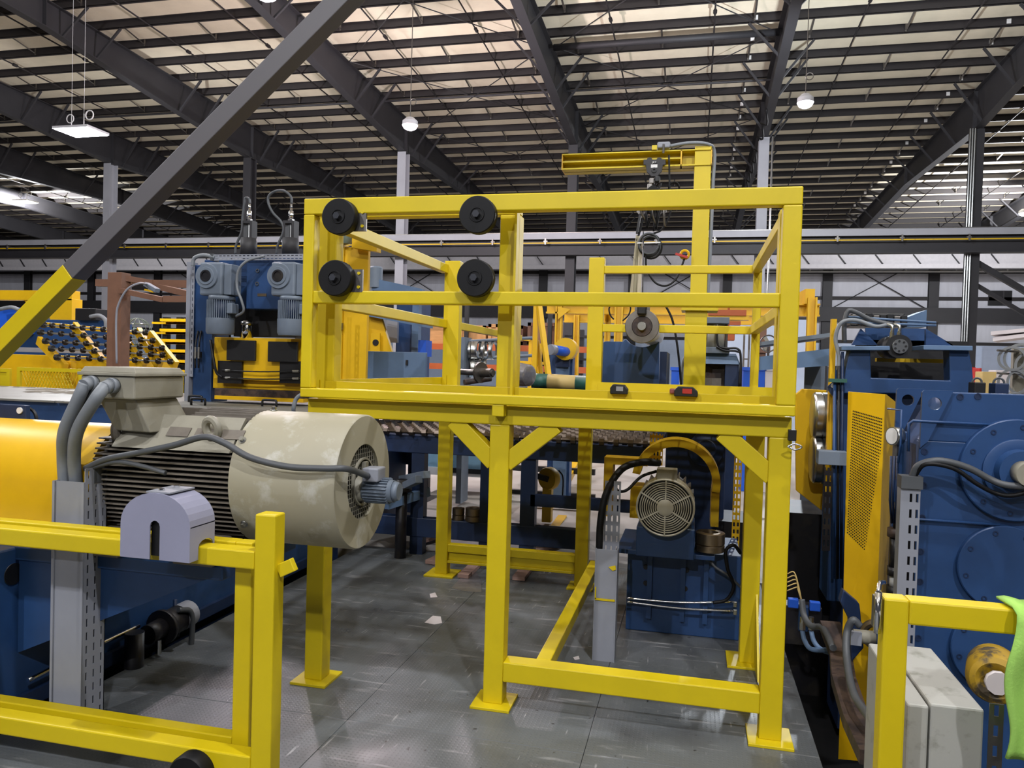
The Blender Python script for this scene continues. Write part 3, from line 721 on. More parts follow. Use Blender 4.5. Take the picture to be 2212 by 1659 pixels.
# blue shaft housing with lifting lug, far left
lg = thing('lifting_lug', 'dark blue lug plate with a round hole at the left edge', 'bracket', P(20, 900, y=3.6))
MB().xz([(P(0, 872, y=3.6).x - .2, P(0, 872, y=3.6).z), (P(56, 872, y=3.6).x, P(56, 876, y=3.6).z), (P(57, 920, y=3.6).x, P(57, 920, y=3.6).z), (P(30, 985, y=3.6).x, P(30, 960, y=3.6).z - .1), (P(0, 980, y=3.6).x - .2, P(0, 980, y=3.6).z - .1)], 3.6, .03).build('plate', BD, lg, bev=.004)
q = P(41, 887, y=3.59); MB().cyl(q, q + Vector((0, .012, 0)), .018, 20).build('hole', WHT, lg)
q = P(60, 905, y=3.66); MB().torus(q, (0, 1, 0), .06, .01, 24, 6).build('shackle', BLP, lg)
# oily pump in the pit
pm_ = thing('pit_pump', 'oily dark pump motor with a pale end cap in the left pit', 'pump', P(340, 1400, x=-2.98))
pa_, pb_ = P(318, 1372, x=-2.93), P(400, 1328, x=-2.93)
d = (pb_ - pa_)
MB().cyl(pa_, pa_ + d * .35, .055, 16).cyl(pa_ + d * .35, pa_ + d * .42, .1, 20).cyl(pa_ + d * .4, pa_ + d * .8, .078, 20).build('body', DRK, pm_)
MB().lathe(pa_ + d * .8, d, [(0, .08), (.1, .078), (.11, .06), (.11, 0)], 20).build('end_cap', LGY, pm_)
MB().tube([pa_ + d * .6 + Vector((.05, 0, .08)), pa_ + d * .85 + Vector((.08, 0, .03)), pa_ + d * .85 + Vector((.08, 0, -.2))], .016, 8, 6).build('hose', CAB, pm_)
MB().cyl(pa_ + Vector((0, -.1, -.3)), pa_ + Vector((0, -.1, .05)), .05, 14).build('filter', DRK, pm_)
MB().cyl(pa_ + Vector((.04, .05, -.12)), pa_ + Vector((.04, .05, -.04)), .012, 8).build('fitting', SST, pm_)
MB().box(XB, -2.9, pa_.y - .1, pb_.y + .1, -.22, -.1).build('mount', DRK, pm_)
hose('pit_hose', 'thin dark hose rising from the left pit', [P(383, 1375, x=-2.93), P(386, 1345, x=-2.95), P(379, 1320, x=-2.95), P(378, 1295, x=-2.97)], .012, BD)
hose('chrome_pipe', 'shiny chrome pipe low in the left pit', [P(60, 1470, x=-2.98), P(195, 1402, x=-2.98), P(300, 1352, x=-2.98)], .011, CHR, 'pipe')

# ---- diagonal building brace
YBR = 5.0
br = thing('diagonal_brace', 'thick square steel brace slanting across the upper left, lower end yellow', 'brace', (-7.5, YBR, 0))
A = P(0, 752, y=YBR); B = P(722, 22, y=YBR)
dv = (B - A).normalized(); S_ = P(158, 585, y=YBR); t0 = (S_ - A).dot(dv)
Fq = A - dv * (A.z / dv.z)
Wd = .14
_v = ((A + B) / 2 - CAM).normalized(); _a = -(_v - dv * _v.dot(dv)).normalized(); _b = dv.cross(_a); _b = _b if _b.z > 0 else -_b
UB = _a * .81 + _b * .59
MB().bar(A + dv * t0, B + dv * 10, Wd, Wd, up=UB).build('upper_section', BRC, br, bev=.006)
MB().bar(Fq, A + dv * t0, Wd, Wd, up=UB).build('painted_section', Y_, br, bev=.006)

# ================================================================== right foreground
# yellow swing gate with steel hinge
YG = 2.2
gp0, gp1 = P(1902, 1500, y=YG).x, P(1957, 1500, y=YG).x; gz = P(2000, 1300, y=YG).z; gzb = P(2060, 1360, y=YG).z
ga = thing('swing_gate', 'yellow gate corner at the lower right, lime garment over its rail', 'gate', (gp0, YG, 0))
MB().box(gp0, gp1, YG, YG + .06, 0, gz - .0).build('gate_post', Y_, ga, bev=.006)
MB().box(gp1, 2.2, YG, YG + .06, gzb, gz).build('top_rail', Y_, ga, bev=.006)
MB().box(gp1, 2.2, YG, YG + .06, .08, .14).build('bottom_rail', Y_, ga, bev=.006)
MB().box(2.14, 2.2, YG, YG + .06, 0, gzb).build('far_post', Y_, ga, bev=.006)
hz = P(1902, 1318, y=YG)
h_ = MB().box(hz.x - .016, hz.x, YG - .012, YG + .03, hz.z - .05, hz.z + .035).build('hinge', SST, ga, bev=.003)
MB().cyl((hz.x - .008, YG - .006, hz.z - .06), (hz.x - .008, YG - .006, hz.z + .05), .009, 10).tube([(hz.x - .008, YG - .006, hz.z + .05), (hz.x + .0, YG + .02, hz.z + .066), (hz.x + .02, YG + .06, hz.z + .06)], .006, 8, 4).build('hinge_pin', CHR, h_)
# lime garment
gm = MB(); gx = P(2175, 1320, y=YG).x; nx, nz = 14, 20
ztop = gz + .012; zlow = P(2190, 1640, y=YG - .04).z
g0 = len(gm.v)
for j in range(nz + 1):
    for i in range(nx + 1):
        u = i / nx; v = j / nz
        x = gx + .26 * u + .012 * math.sin(v * 9) * (1 - u) + .018 * v * (u - .4)
        if v < .12: y = YG + .075 - v / .12 * .1; z = ztop + .004 * math.sin(u * 20)
        else: y = YG - .025 - .018 * math.sin(u * 13 + v * 2.5) * min(1, (v - .1) * 4) - .01; z = ztop - (v - .12) / .88 * (ztop - zlow) - .02 * math.sin(u * 3)
        gm.v.append((x, y, z))
for j in range(nz):
    for i in range(nx):
        a = g0 + j * (nx + 1) + i; gm.f.append((a, a + 1, a + nx + 2, a + nx + 1)); gm.sm.append(True)
go = gm.build('garment', LIM); sm_ = go.modifiers.new('cloth', 'SOLIDIFY'); sm_.thickness = .006
tag(go, 'lime green garment hanging over the right gate rail', 'garment')
MB().tube([(gx + .05, YG - .02, ztop + .02), (gx + .09, YG + .01, ztop + .045), (gx + .2, YG + .03, ztop + .03)], .02, 8, 5).build('collar', LIM, go)
# grey cabinet
ex0, ex1 = P(2010, 1523, y=2.3).x, P(2127, 1528, y=2.3).x; ez = P(2060, 1526, y=2.3).z
eb = thing('control_cabinet', 'dusty light-grey metal cabinet behind the right gate', 'cabinet', (ex0, 2.5, 0))
ey1 = 2.78
MB().box(ex0, ex1, 2.3, ey1, 0, ez).build('body', BOX, eb, bev=.006)
MB().box(ex0 - .06, ex0 - .006, 2.29, ey1, 0, ez - .004).build('door', BOX, eb, bev=.006)
# slotted strut right of the cabinet
sx = ex1 + .012; m = MB().slotted(sx, sx + .035, 2.3, 0, ez + .02, 1, .012, .03, .055)
so = m.build('slotted_strut', DST); tag(so, 'perforated steel strut standing beside the grey cabinet', 'strut')

# blue gearbox
YX = 3.6
gb = thing('blue_gearbox', 'big blue gearbox housing with bolted round covers, right edge', 'gearbox', (1.5, YX, -.55))
GX = P(1982, 1000, y=YX).x; GZ = P(2080, 848, y=YX).z
MB().xz([(GX + .03, -.55), (GX + .03, GZ - .24), (GX + .14, GZ - .02), (2.5, GZ - .02), (2.5, -.55)], YX + .01, .38).build('housing', BL, gb, bev=.008)
MB().box(GX, 2.5, YX - .012, YX + .03, -.55, GZ - .21).xz([(GX, GZ - .21), (GX + .115, GZ), (2.5, GZ), (2.5, GZ - .21)], YX - .012, .042).build('front_plate', BL, gb, bev=.004)
MB().box(GX - .005, 2.5, YX + .37, YX + .41, -.55, GZ - .2).build('rear_plate', BL, gb, bev=.004)
for yy, xo in ((YX - .03, .0), (YX + .37, -.005)):
    lx = GX + xo
    MB().holed([(lx, GZ - .24), (lx + .03, GZ - .21), (lx + .12, GZ + .006), (lx + .008, GZ + .006), (lx, GZ - .004)], [(lx + .05, GZ - .05, .027)], yy, .018).build('lifting_lug', BL, gb)
bz = [P(1998, 895, y=YX), P(1995, 975, y=YX), P(1993, 1047, y=YX), P(1990, 1117, y=YX), P(1987, 1190, y=YX), P(2110, 856, y=YX), P(2072, 857, y=YX), P(1985, 1255, y=YX), P(1982, 1376, y=YX)]
for b in bz:
    b.y = YX - .012
    MB().ring((b.x, b.y - .003, b.z), (0, 1, 0), .009, .014, .003, 20).cyl((b.x, b.y - .001, b.z), (b.x, b.y + .002, b.z), .009, 12).build('bolt', BD, gb)
def cover(px, py, r, nb, rb, name='round_cover', th=.03):
    c = P(px, py, y=YX - .012); c.y = YX - .012
    o = MB().lathe(c, (0, -1, 0), [(0, r), (th - .004, r), (th, r - .004), (th, 0)], 48).build(name, BL, gb)
    for i in range(nb):
        t = 2 * math.pi * (i + .35) / nb; b = c + Vector((rb * math.cos(t), -th, rb * math.sin(t)))
        MB().ring(b - Vector((0, .003, 0)), (0, 1, 0), .006, .011, .003, 14).build('cover_bolt', BD, o)
    return c, o
c, o = cover(2190, 1015, .212, 10, .18)
MB().lathe(c + Vector((0, -.03, 0)), (0, -1, 0), [(0, .13), (.012, .13), (.014, .125), (.014, .09), (.06, .085), (.06, 0)], 40).build('hub', BL, o)
e_ = thing('encoder', 'beige shaft encoder with cable on the blue gearbox', 'sensor', c + Vector((0, -.1, 0)))
MB().cyl(c + Vector((0, -.09, 0)), c + Vector((0, -.16, 0)), .048, 24).build('body', GRY, e_)
MB().cbox(c + Vector((.03, -.15, -.04)), .08, .05, .05).build('junction', GRY, e_, bev=.006)
cover(2165, 1225, .178, 8, .15)
cover(2150, 1400, .178, 8, .15)
def pipe(name, label, pts, r, mt, cat='pipe', sub=1): return hose(name, label, pts, r, mt, cat, None, sub, 8)
pipe('grease_pipe', 'upper thin blue grease pipe across the blue gearbox face', [P(1962, 975, y=YX - .03), P(1963, 915, y=YX - .03), P(1972, 909, y=YX - .03), P(2168, 919, y=YX - .03)], .006, BL)
pipe('grease_pipe', 'lower thin blue grease pipe across the blue gearbox face', [P(1955, 1115, y=YX - .03), P(1985, 1122, y=YX - .03), P(2160, 1134, y=YX - .03)], .006, BL)
pipe('lube_line', 'thin blue line bent over the left side of the blue gearbox', [P(1918, 883, y=YX + .3), P(1947, 886, y=YX + .2), P(1945, 960, y=YX + .2), P(1940, 1000, y=YX + .2)], .005, BL)
q = P(1942, 942, y=YX + .25)
ga_ = thing('pressure_gauge', 'small round pressure gauge on the side of the blue gearbox', 'gauge', q)
MB().cyl(q, q - Vector((.035, .02, 0)), .042, 24).build('case', SST, ga_); MB().cyl(q - Vector((.035, .02, 0)), q - Vector((.037, .021, 0)), .037, 24).build('dial', WHT, ga_)
MB().cyl(q - Vector((.01, 0, .04)), q - Vector((.01, 0, .2)), .012, 8).build('stem', DST, ga_)
q = P(1934, 1215, y=YX + .28)
hf = thing('hydraulic_fitting', 'oily stack of hydraulic fittings left of the slotted tray', 'fitting', q)
for dz, r_f, h_f, mt in ((-.22, .05, .06, DST), (-.16, .036, .05, BLP), (-.11, .022, .05, WHT), (-.06, .035, .04, DRK), (-.02, .028, .14, DRK), (.12, .04, .04, RST), (.16, .016, .12, BLP)):
    MB().cyl(q + Vector((0, 0, dz)), q + Vector((0, 0, dz + h_f)), r_f, 14).build('collar', mt, hf)
for i in range(3):
    pipe('lube_line', ('left', 'middle', 'right')[i] + ' thin dark line running down the side of the blue gearbox', [P(1925 + i * 7, 985, y=YX + .22), P(1922 + i * 7, 1080, y=YX + .22), P(1926 + i * 4, 1130, y=YX + .26)], .005, BD)
# slotted tray in front of the gearbox
ya = YX - .1; sa0, sa1 = P(1957, 1180, y=ya).x, P(1984, 1180, y=ya).x; sz1 = P(1970, 1040, y=ya).z
st = thing('slotted_tray', 'upright slotted grey cable tray in front of the blue gearbox', 'cable tray', (sa0, ya, -.5))
MB().slotted(sa0, sa1, ya, -.5, sz1, 2, .01, .036, .066).build('slotted_face', LGY, st)
MB().box(sa0 - .028, sa0, ya, ya + .06, -.5, sz1).build('side_channel', LGY, st)
MB().box(sa0 - .03, sa1 + .005, ya - .012, ya + .06, sz1 - .03, sz1 + .022).build('end_cap', CAB, st)
MB().box(sa0, sa1, ya + .05, ya + .055, -.5, sz1).build('back', DRK, st)
hose('gearbox_cable', 'thick dark cable arching from slotted tray to the encoder', [P(1970, 1030, y=ya + .02), P(1985, 1005, y=ya), P(2030, 995, y=ya - .02), P(2090, 1010, y=ya - .02), P(2140, 1036, y=ya - .02), P(2175, 1048, y=YX - .14), c + Vector((.03, -.14, -.05))], .014, CAB)
hose('gearbox_cable', 'thinner dark cable sagging below the thick encoder cable', [P(1975, 1030, y=ya + .02), P(2000, 1003, y=ya - .02), P(2060, 1012, y=ya - .03), P(2110, 1045, y=ya - .03), P(2150, 1065, y=ya - .02), P(2190, 1070, y=YX - .14), c + Vector((.05, -.14, -.05))], .009, BLK)

# perforated yellow guard panel
pp = thing('perforated_guard', 'tall yellow sheet guard with perforated field beside the blue gearbox', 'guard', (.85, 4.1, -.3))
A0, A1, A2, A3 = P(1832, 846, y=4.15), P(1912, 852, y=4.05), P(1889, 1450, y=4.05), P(1818, 1450, y=4.15)
off = Vector((.01, .03, 0))
MB().quadbox([A3, A2, A2 + off, A3 + off, A0, A1, A1 + off, A0 + off]).build('face_sheet', YO, pp)
B1, B2 = P(1932, 868, y=4.3), P(1905, 1450, y=4.3)
MB().quadbox([A2, B2, B2 + Vector((.01, .02, 0)), A2 + Vector((.01, .02, 0)), A1, B1, B1 + Vector((.01, .02, 0)), A1 + Vector((.01, .02, 0))]).build('side_return', YO, pp)
A4, A5 = A3 + Vector((0, 0, -.45)), A2 + Vector((0, 0, -.45))
MB().quadbox([A4, A5, A5 + off, A4 + off, A3, A2, A2 + off, A3 + off]).build('lower_sheet', YO, pp)
m = MB(); nrm = (A1 - A0).cross(A3 - A0).normalized(); nrm = nrm if nrm.y < 0 else -nrm
PT = (P(1845, 888, y=4.14), P(1905, 905, y=4.06), P(1893, 1212, y=4.06), P(1833, 1150, y=4.15))
for j in range(46):
    for i in range(18):
        u, v = i / 17, j / 45
        q = (PT[0] * (1 - u) + PT[1] * u) * (1 - v) + (PT[3] * (1 - u) + PT[2] * u) * v
        q = q - nrm * ((q - A0).dot(nrm)) + nrm * .0008
        m.cyl(q, q + nrm * .0006, .0037, 6)
po = m.build('perforations', BLP, pp); po['kind'] = 'stuff'

# blue roll-stand frame further back
YP = 5.0
rs = thing('roll_stand', 'blue press head with black window and hydraulic motor, right of the platform', 'machine', (1.2, YP, -.55))
def PX(px, py, Y=YP): q = P(px, py, y=Y); return (q.x, q.z)
MB().xz([PX(1822, 850), PX(2105, 850), PX(2100, 790), PX(2092, 752), PX(2050, 752), PX(2052, 822), PX(1882, 816), PX(1880, 752), PX(1838, 748), PX(1826, 800)], YP, .12).build('front_plate', BL, rs, bev=.006)
MB().xz([PX(1815, 748), PX(1918, 748), PX(1918, 757), PX(1815, 757)], YP - .05, .3).build('ledge_plate', BG, rs, bev=.003)
MB().xz([PX(1990, 746), PX(2095, 748), PX(2095, 758), PX(1990, 756)], YP - .05, .3).build('ledge_plate', BG, rs, bev=.003)
MB().xz([PX(1870, 752, 5.5), PX(2070, 752, 5.5), PX(2000, 710, 5.5), PX(1870, 708, 5.5)], 5.5, .03).build('rear_plate', BL, rs)
for (pa, pb, pc) in (((1896, 745), (1860, 710), (1840, 745)), ((2065, 752), (2000, 712), (2000, 752))):
    MB().xz([PX(*pa, 5.2), PX(*pb, 5.2), PX(*pc, 5.2)], 5.2, .03).build('rib', BL, rs)
x0, x1, z0, z1 = rect(1882, 752, 2052, 830, YP + .5)
MB().box(x0 - .1, x1 + .1, YP + .5, YP + .52, z0, z1 + .05).build('window_back', BLP, rs)
x0, x1, z0, z1 = rect(1890, 775, 2045, 783, YP + .3)
MB().box(x0, x1, YP + .25, YP + .3, z0, z1).build('yellow_bar', YW, rs)
x0, x1, z0, z1 = rect(1795, 790, 1828, 1300, YP + .1)
MB().box(x0, x1, YP + .1, YP + .4, z0, z1).build('side_column', BL, rs, bev=.005)
MB().box(P(1830, 1200, y=YP).x, P(2105, 1200, y=YP).x, YP + .1, YP + .5, -.5, P(1900, 846, y=YP).z).build('body', BD, rs)
q = P(1945, 748, y=YP - .05)
mo_ = MB().cyl(q + Vector((0, .02, 0)), q + Vector((0, .3, 0)), .07, 24).build('hydraulic_motor', BLP, rs)
MB().cyl(q + Vector((0, 0, 0)), q + Vector((0, .02, 0)), .043, 24).build('motor_cap', SST, mo_)
for i in range(7):
    t = 2 * math.pi * i / 7; b = q + Vector((.03 * math.cos(t), 0, .03 * math.sin(t))); MB().cyl(b - Vector((0, .003, 0)), b, .007, 8).build('cap_bolt', BLP, mo_)
for dx in (-.035, .005):
    b = q + Vector((dx, .06, .05)); MB().cyl(b, b + Vector((0, 0, .035)), .013, 6).tube([b + Vector((0, 0, .03)), b + Vector((0, 0, .07)), b + Vector((-.03, .02, .085))], .010, 8, 4).build('fitting', SST, mo_)
hose('hydraulic_hose', 'tan hydraulic hose from black motor up to the hose loop', [q + Vector((-.06, .08, .13)), P(1890, 705, y=YP), P(1850, 692, y=YP), P(1818, 697, y=YP), P(1805, 730, y=YP), P(1812, 770, y=YP), P(1811, 800, y=YP)], .012, CND)
hose('hydraulic_hose', 'dark looped hydraulic hose over the blue press head', [q + Vector((-.03, .08, .13)), P(1880, 690, y=YP + .05), P(1850, 675, y=YP + .05), P(1832, 672, y=YP + .05), P(1824, 700, y=YP + .05), P(1824, 740, y=YP + .05)], .014, CAB)
for i, (a, b) in enumerate((((1828, 684), (2022, 697)), ((1828, 696), (2022, 703)))):
    pipe('hydraulic_pipe', ('upper', 'lower')[i] + ' straight blue-grey hydraulic pipe over the blue press head', [P(*a, y=YP + .1), P(*b, y=YP + .1)], .007, BG)
for i, (px, mt) in enumerate(((1803, BL), (1812, BLP), (1820, BD))):
    pipe('riser_pipe', ('left', 'middle', 'right')[i] + ' vertical pipe of the three beside the perforated guard', [P(px, 760 + 30 * (2 - i), y=YP - .02), P(px - 3, 1250, y=YP - .02)], .009, mt)
x0, x1, z0, z1 = rect(1791, 818, 1830, 826, YP - .05)
tag(MB().box(x0, x1, YP - .05, YP - .02, z0, z1).build('pipe_clamp', GRN), 'dark green pipe clamp across the three riser pipes', 'clamp')
m = MB().xz([PX(1788, 835), PX(1805, 820), PX(1812, 822), PX(1812, 870), PX(1803, 860), PX(1790, 845)], YP - .0, .02); m.build('lifting_lug', BD, rs)
q = P(1800, 833, y=YP - .005); MB().cyl(q, q + Vector((0, .004, 0)), .014, 16).build('lug_hole', WHT, rs)
x0, x1, z0, z1 = rect(1838, 676, 1955, 705, 5.6)
MB().box(x0, x1, 5.6, 5.9, z0, z1).build('valve_bank', BLP, rs, bev=.01)
x0, x1, z0, z1 = rect(1955, 678, 1992, 708, 5.7)
MB().quadbox([(x0, 5.7, z0), (x1, 5.6, z0), (x1, 5.9, z0), (x0, 6.0, z0), (x0, 5.7, z1 - .03), (x1, 5.6, z1 + .02), (x1, 5.9, z1 + .02), (x0, 6.0, z1 - .03)]).build('valve_cover', BG, rs)
for i in range(8):
    b = P(1846 + i * 15, 690 + i * .6, y=5.3); MB().cbox(b, .035, .06, .06 + .012 * (i % 3)).build('valve', BLP if i % 3 else DST, rs, bev=.004)
# yellow side plate with two steel rolls
ys = thing('roll_housing', 'yellow cheek plate holding two striped steel rolls, right of platform', 'machine', (.6, 5.4, -.4))
def PY(px, py, Y=5.5): q = P(px, py, y=Y); return (q.x, q.z)
MB().xz([PY(1718, 852), PY(1733, 840), PY(1792, 843), PY(1797, 1120), PY(1720, 1060)], 5.5, .04).build('cheek_plate', YO, ys, bev=.004)
MB().box(P(1786, 900, y=5.1).x, P(1797, 900, y=5.1).x, 5.05, 5.1, P(1790, 1060, y=5.1).z, P(1790, 690, y=5.1).z).build('edge_bar', YO, ys)
for (px, py, r) in ((1754, 897, .15), (1752, 992, .155)):
    q = P(px, py, y=5.3); MB().lathe(q, (1, 0, 0), [(0, 0), (0, r - .03), (.004, r - .01), (.015, r), (.05, r), (.052, r - .006), (.058, r - .006), (.06, r), (.16, r), (.16, 0)], 36).build('steel_roll', SST, ys)
x0, x1, z0, z1 = rect(1768, 975, 1830, 1005, 4.9)
tag(MB().box(x0, x1, 4.9, 5.0, z0, z1).build('channel_bracket', GEA, bev=.003), 'grey channel bracket in front of the lower steel roll', 'bracket')
x0, x1, z0, z1 = rect(1778, 1010, 1796, 1190, 4.85)
m = MB().slotted(x0, x1, 4.85, z0, z1, 2)
tag(m.build('slotted_strip', DRK), 'dark slotted strip hanging below the channel bracket', 'strut')
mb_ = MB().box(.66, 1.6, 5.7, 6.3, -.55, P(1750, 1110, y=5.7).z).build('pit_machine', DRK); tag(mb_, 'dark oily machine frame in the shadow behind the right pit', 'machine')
# grey inclined trough left of the blue press head
x0, x1, z0, z1 = rect(1726, 765, 1782, 795, 6.6)
tr = thing('chute', 'blue-grey inclined trough behind the right platform post', 'chute', (x0, 6.6, z0))
MB().quadbox([(x0 - .3, 6.6, z0 - .03), (x1, 6.3, z0 + .02), (x1, 7.2, z0 + .02), (x0 - .3, 7.4, z0 - .03), (x0 - .3, 6.6, z1 - .03), (x1, 6.3, z1 + .04), (x1, 7.2, z1 + .04), (x0 - .3, 7.4, z1 - .03)]).build('side', BG, tr)
MB().quadbox([(x0 - .3, 6.55, z1 + .06), (x1, 6.25, z1 + .13), (x1, 7.2, z1 + .13), (x0 - .3, 7.4, z1 + .06), (x0 - .3, 6.55, z1 + .09), (x1, 6.25, z1 + .16), (x1, 7.2, z1 + .16), (x0 - .3, 7.4, z1 + .09)]).build('top_flange', GEA, tr)
x0, x1, z0, z1 = rect(1738, 785, 1782, 850, 6.8)
tag(MB().box(x0, x1, 6.8, 6.83, 0, z1).build('guard_sheet', GEA, bev=.01), 'plain grey sheet standing under the inclined trough', 'panel')
# pit at the right: plates, hoses, valve block
vb = thing('valve_block', 'hydraulic valve block with bright blue caps in the right pit', 'valve block', P(1735, 1330, y=4.6))
q = P(1735, 1330, y=4.6)
MB().cbox(q + Vector((0, .06, -.06)), .2, .12, .22).build('manifold', DRK, vb, bev=.004)
for px, py in ((1713, 1302), (1760, 1309)):
    b = P(px, py, y=4.5); MB().cbox(b, .055, .04, .05).build('solenoid_cap', BB, vb, bev=.004)
MB().cbox(P(1735, 1335, y=4.52), .05, .04, .14).build('solenoid', BL, vb, bev=.004)
for i in range(5):
    hose('signal_wire', ('topmost', 'second', 'third', 'fourth', 'lowest')[i] + ' thin tan signal wire above the valve block', [P(1700 , 1240 + i * 9, y=4.5), P(1715 + i * 2, 1236 + i * 8, y=4.48), P(1724, 1262 + i * 3, y=4.47), P(1732, 1300, y=4.47)], .0035, TAN, 'wire', 'signal wires')
hose('pit_cable', 'thick black cable bundle running down from the valve block', [P(1732, 1295, y=4.46), P(1737, 1330, y=4.42), P(1752, 1352, y=4.35), P(1778, 1358, y=4.25), P(1800, 1400, y=4.0)], .017, CAB)
for i, px in enumerate((1733, 1752)):
    hose('pit_pipe', ('left', 'right')[i] + ' blue-grey hose bending under the valve block', [P(px, 1362, y=4.45), P(px + 6, 1385, y=4.42), P(px + 22, 1403, y=4.38), P(1805, 1410 + i * 10 - 6, y=4.3)], .013, BG, 'hose')
    b = P(px, 1360, y=4.45); tag(MB().cyl(b, b + Vector((0, 0, .04)), .018, 6).cyl(b + Vector((0, 0, .04)), b + Vector((0, 0, .07)), .014, 8).build('hose_fitting', SST), ('left', 'right')[i] + ' steel hose fitting under the valve block', 'fitting')
du = thing('cable_duct', 'dark bent steel cable duct dropping into the right pit', 'cable duct', P(1800, 1400, y=4))
pts = [P(1792, 1350, y=4.3), P(1815, 1410, y=4.1), P(1822, 1470, y=3.7), P(1850, 1560, y=3.3), P(1890, 1640, y=2.9)]
for a, b in zip(pts, pts[1:]): MB().bar(a, b, .1, .05).build('duct_section', RST, du)
hose('pit_hose_loop', 'slate blue hose looping down behind the gate post', [P(1858, 1352, y=3.6), P(1842, 1340, y=3.6), P(1829, 1370, y=3.6), P(1830, 1430, y=3.5), P(1845, 1500, y=3.3), P(1885, 1560, y=3.0)], .016, CAB, 'hose')
# blue bracket, sensor and steel wheel at the foot of the guard
bk = thing('guide_bracket', 'dark blue cranked bracket at the foot of the perforated guard', 'bracket', P(1840, 1400, y=3.9))
def PB(px, py, Y=3.9): q = P(px, py, y=Y); return (q.x, q.z)
MB().xz([PB(1822, 1275), PB(1857, 1305), PB(1860, 1335), PB(1866, 1400), PB(1840, 1430), PB(1835, 1340), PB(1815, 1300)], 3.9, .06).build('plate', BD, bk, bev=.005)
q = P(1890, 1378, y=3.7); fl_ = thing('rotary_union', 'small grey and blue rotary fitting left of the gate post', 'fitting', q)
MB().cyl(q + Vector((-.09, 0, 0)), q + Vector((-.0, 0, 0)), .03, 16).build('body', GRY, fl_)
MB().cbox(q + Vector((-.085, -.03, .0)), .045, .02, .06).build('plate', LGY, fl_)
MB().cyl(q, q + Vector((.05, 0, 0)), .045, 20).build('cap', BL, fl_)
MB().tube([q + Vector((.0, -.03, -.04)), q + Vector((-.01, -.03, -.1)), q + Vector((-.02, -.03, -.16))], .008, 8, 4).build('tail', BL, fl_)
q = P(1893, 1372, y=3.85)
tag(MB().torus(q, (-.5, -1, 0), .055, .018, 28, 8).build('rope_wheel', BRZ), 'rusty ring wheel half hidden behind the gate post', 'wheel')
# yellow wheel behind the lime garment, paper scraps
q = P(2150, 1470, y=2.95)
yw = thing('hose_reel_wheel', 'worn yellow round cover behind the cabinet at the right edge', 'cover', q)
MB().lathe(q, (-.3, -1, .1), [(-.2, .0), (-.2, .085), (-.04, .09), (0, .078), (.01, .06), (.0, .045), (-.02, 0)], 32).build('rim', mat('grimy_yellow', 'A8861A', .6, hex2='4A4030', cover=.55, scale=14), yw)
MB().cyl(q + Vector((0, -.01, 0)), q + Vector((0, -.03, 0)), .04, 10).build('rag', PAP, yw)

# ================================================================== under and behind the platform
# small fan-cooled motor on a blue pedestal
q = P(1437, 1097, y=4.62)
sm = thing('pump_motor', 'grey fan-cooled motor with round grille facing the camera, under platform', 'motor', (q.x, 4.8, .6))
RM = .172; COWL = mat('cowl_beige', 'B9B4A2', .5, var=.06)
MB().lathe(q, (0, 1, 0), [(.0, RM - .012), (-.006, RM - .006), (0, RM), (.14, RM), (.14, RM - .02)], 48).build('fan_cowl', COWL, sm)
for i in range(8):
    r = .058 + i * .0128; MB().torus(q, (0, 1, 0), r, .0034, 40, 6).build('grille_ring', COWL, sm)
for i in range(6):
    t = math.pi / 6 + i * math.pi / 3; d = Vector((math.cos(t), 0, math.sin(t))); MB().bar(q + d * .04, q + d * (RM - .006), .008, .01, up=(0, 1, 0)).build('grille_spoke', COWL, sm)
MB().lathe(q, (0, -1, 0), [(0, .05), (.003, .05), (.006, .046), (.006, 0)], 32).build('grille_hub', COWL, sm)
MB().cyl(q + Vector((0, .05, 0)), q + Vector((0, .06, 0)), RM - .01, 32).build('fan_dark', BLP, sm)
MB().cyl(q + Vector((0, .14, 0)), q + Vector((0, .5, 0)), RM - .03, 32).build('stator', FIN, sm)
for i in range(22):
    t = 2 * math.pi * i / 22; d = Vector((math.cos(t), 0, math.sin(t))); MB().bar(q + d * (RM - .018) + Vector((0, .14, 0)), q + d * (RM - .018) + Vector((0, .48, 0)), .006, .03, up=d).build('cooling_fin', FIN, sm)
b = P(1441, 1025, y=4.7); MB().cbox(b, .12, .1, .075).build('terminal_box', GRY, sm, bev=.006)
# blue pedestal
bp = thing('blue_pedestal', 'blue steel pedestal carrying the small grilled motor', 'pedestal', (0, 5.1, 0))
YQ = 5.0
x0, x1, z0, z1 = rect(1352, 1196, 1600, 1372, YQ)
MB().box(x0, x1, YQ + .05, YQ + .6, 0, z1 - .0).build('body', BL, bp, bev=.006)
xs0, xs1 = P(1332, 1180, y=YQ - .12).x, P(1545, 1180, y=YQ - .12).x
MB().box(xs0, xs1, YQ - .13, YQ + .5, z1 + .0, z1 + .03).build('shelf', BL, bp, bev=.004)
xa, xb, za, zb = rect(1375, 1140, 1500, 1185, 4.75)
MB().box(xa, xb, 4.72, 5.15, z1 + .03, q.z - RM + .03).build('motor_block', BL, bp, bev=.004)
for px in (1398, 1470, 1520):
    xr_ = P(px, 1250, y=YQ).x; MB().box(xr_, xr_ + .03, YQ, YQ + .06, .1, z1).build('rib', BL, bp)
for px, py in ((1395, 1225), (1395, 1260), (1483, 1195), (1483, 1232), (1480, 1272)):
    b = P(px, py, y=YQ + .045); MB().cyl(b, b + Vector((0, .01, 0)), .017, 12).build('bolt_hole', BLP, bp)
for i, py in enumerate((1292, 1300)):
    hose('chrome_tube', ('upper', 'lower')[i] + ' thin chrome tube along the foot of the blue pedestal', [P(1355, py, y=YQ - .03), P(1470, py + 9 + 5 * i, y=YQ - .03), P(1585, py + 8 + 12 * i, y=YQ - .03)], .007, CHR, 'pipe')
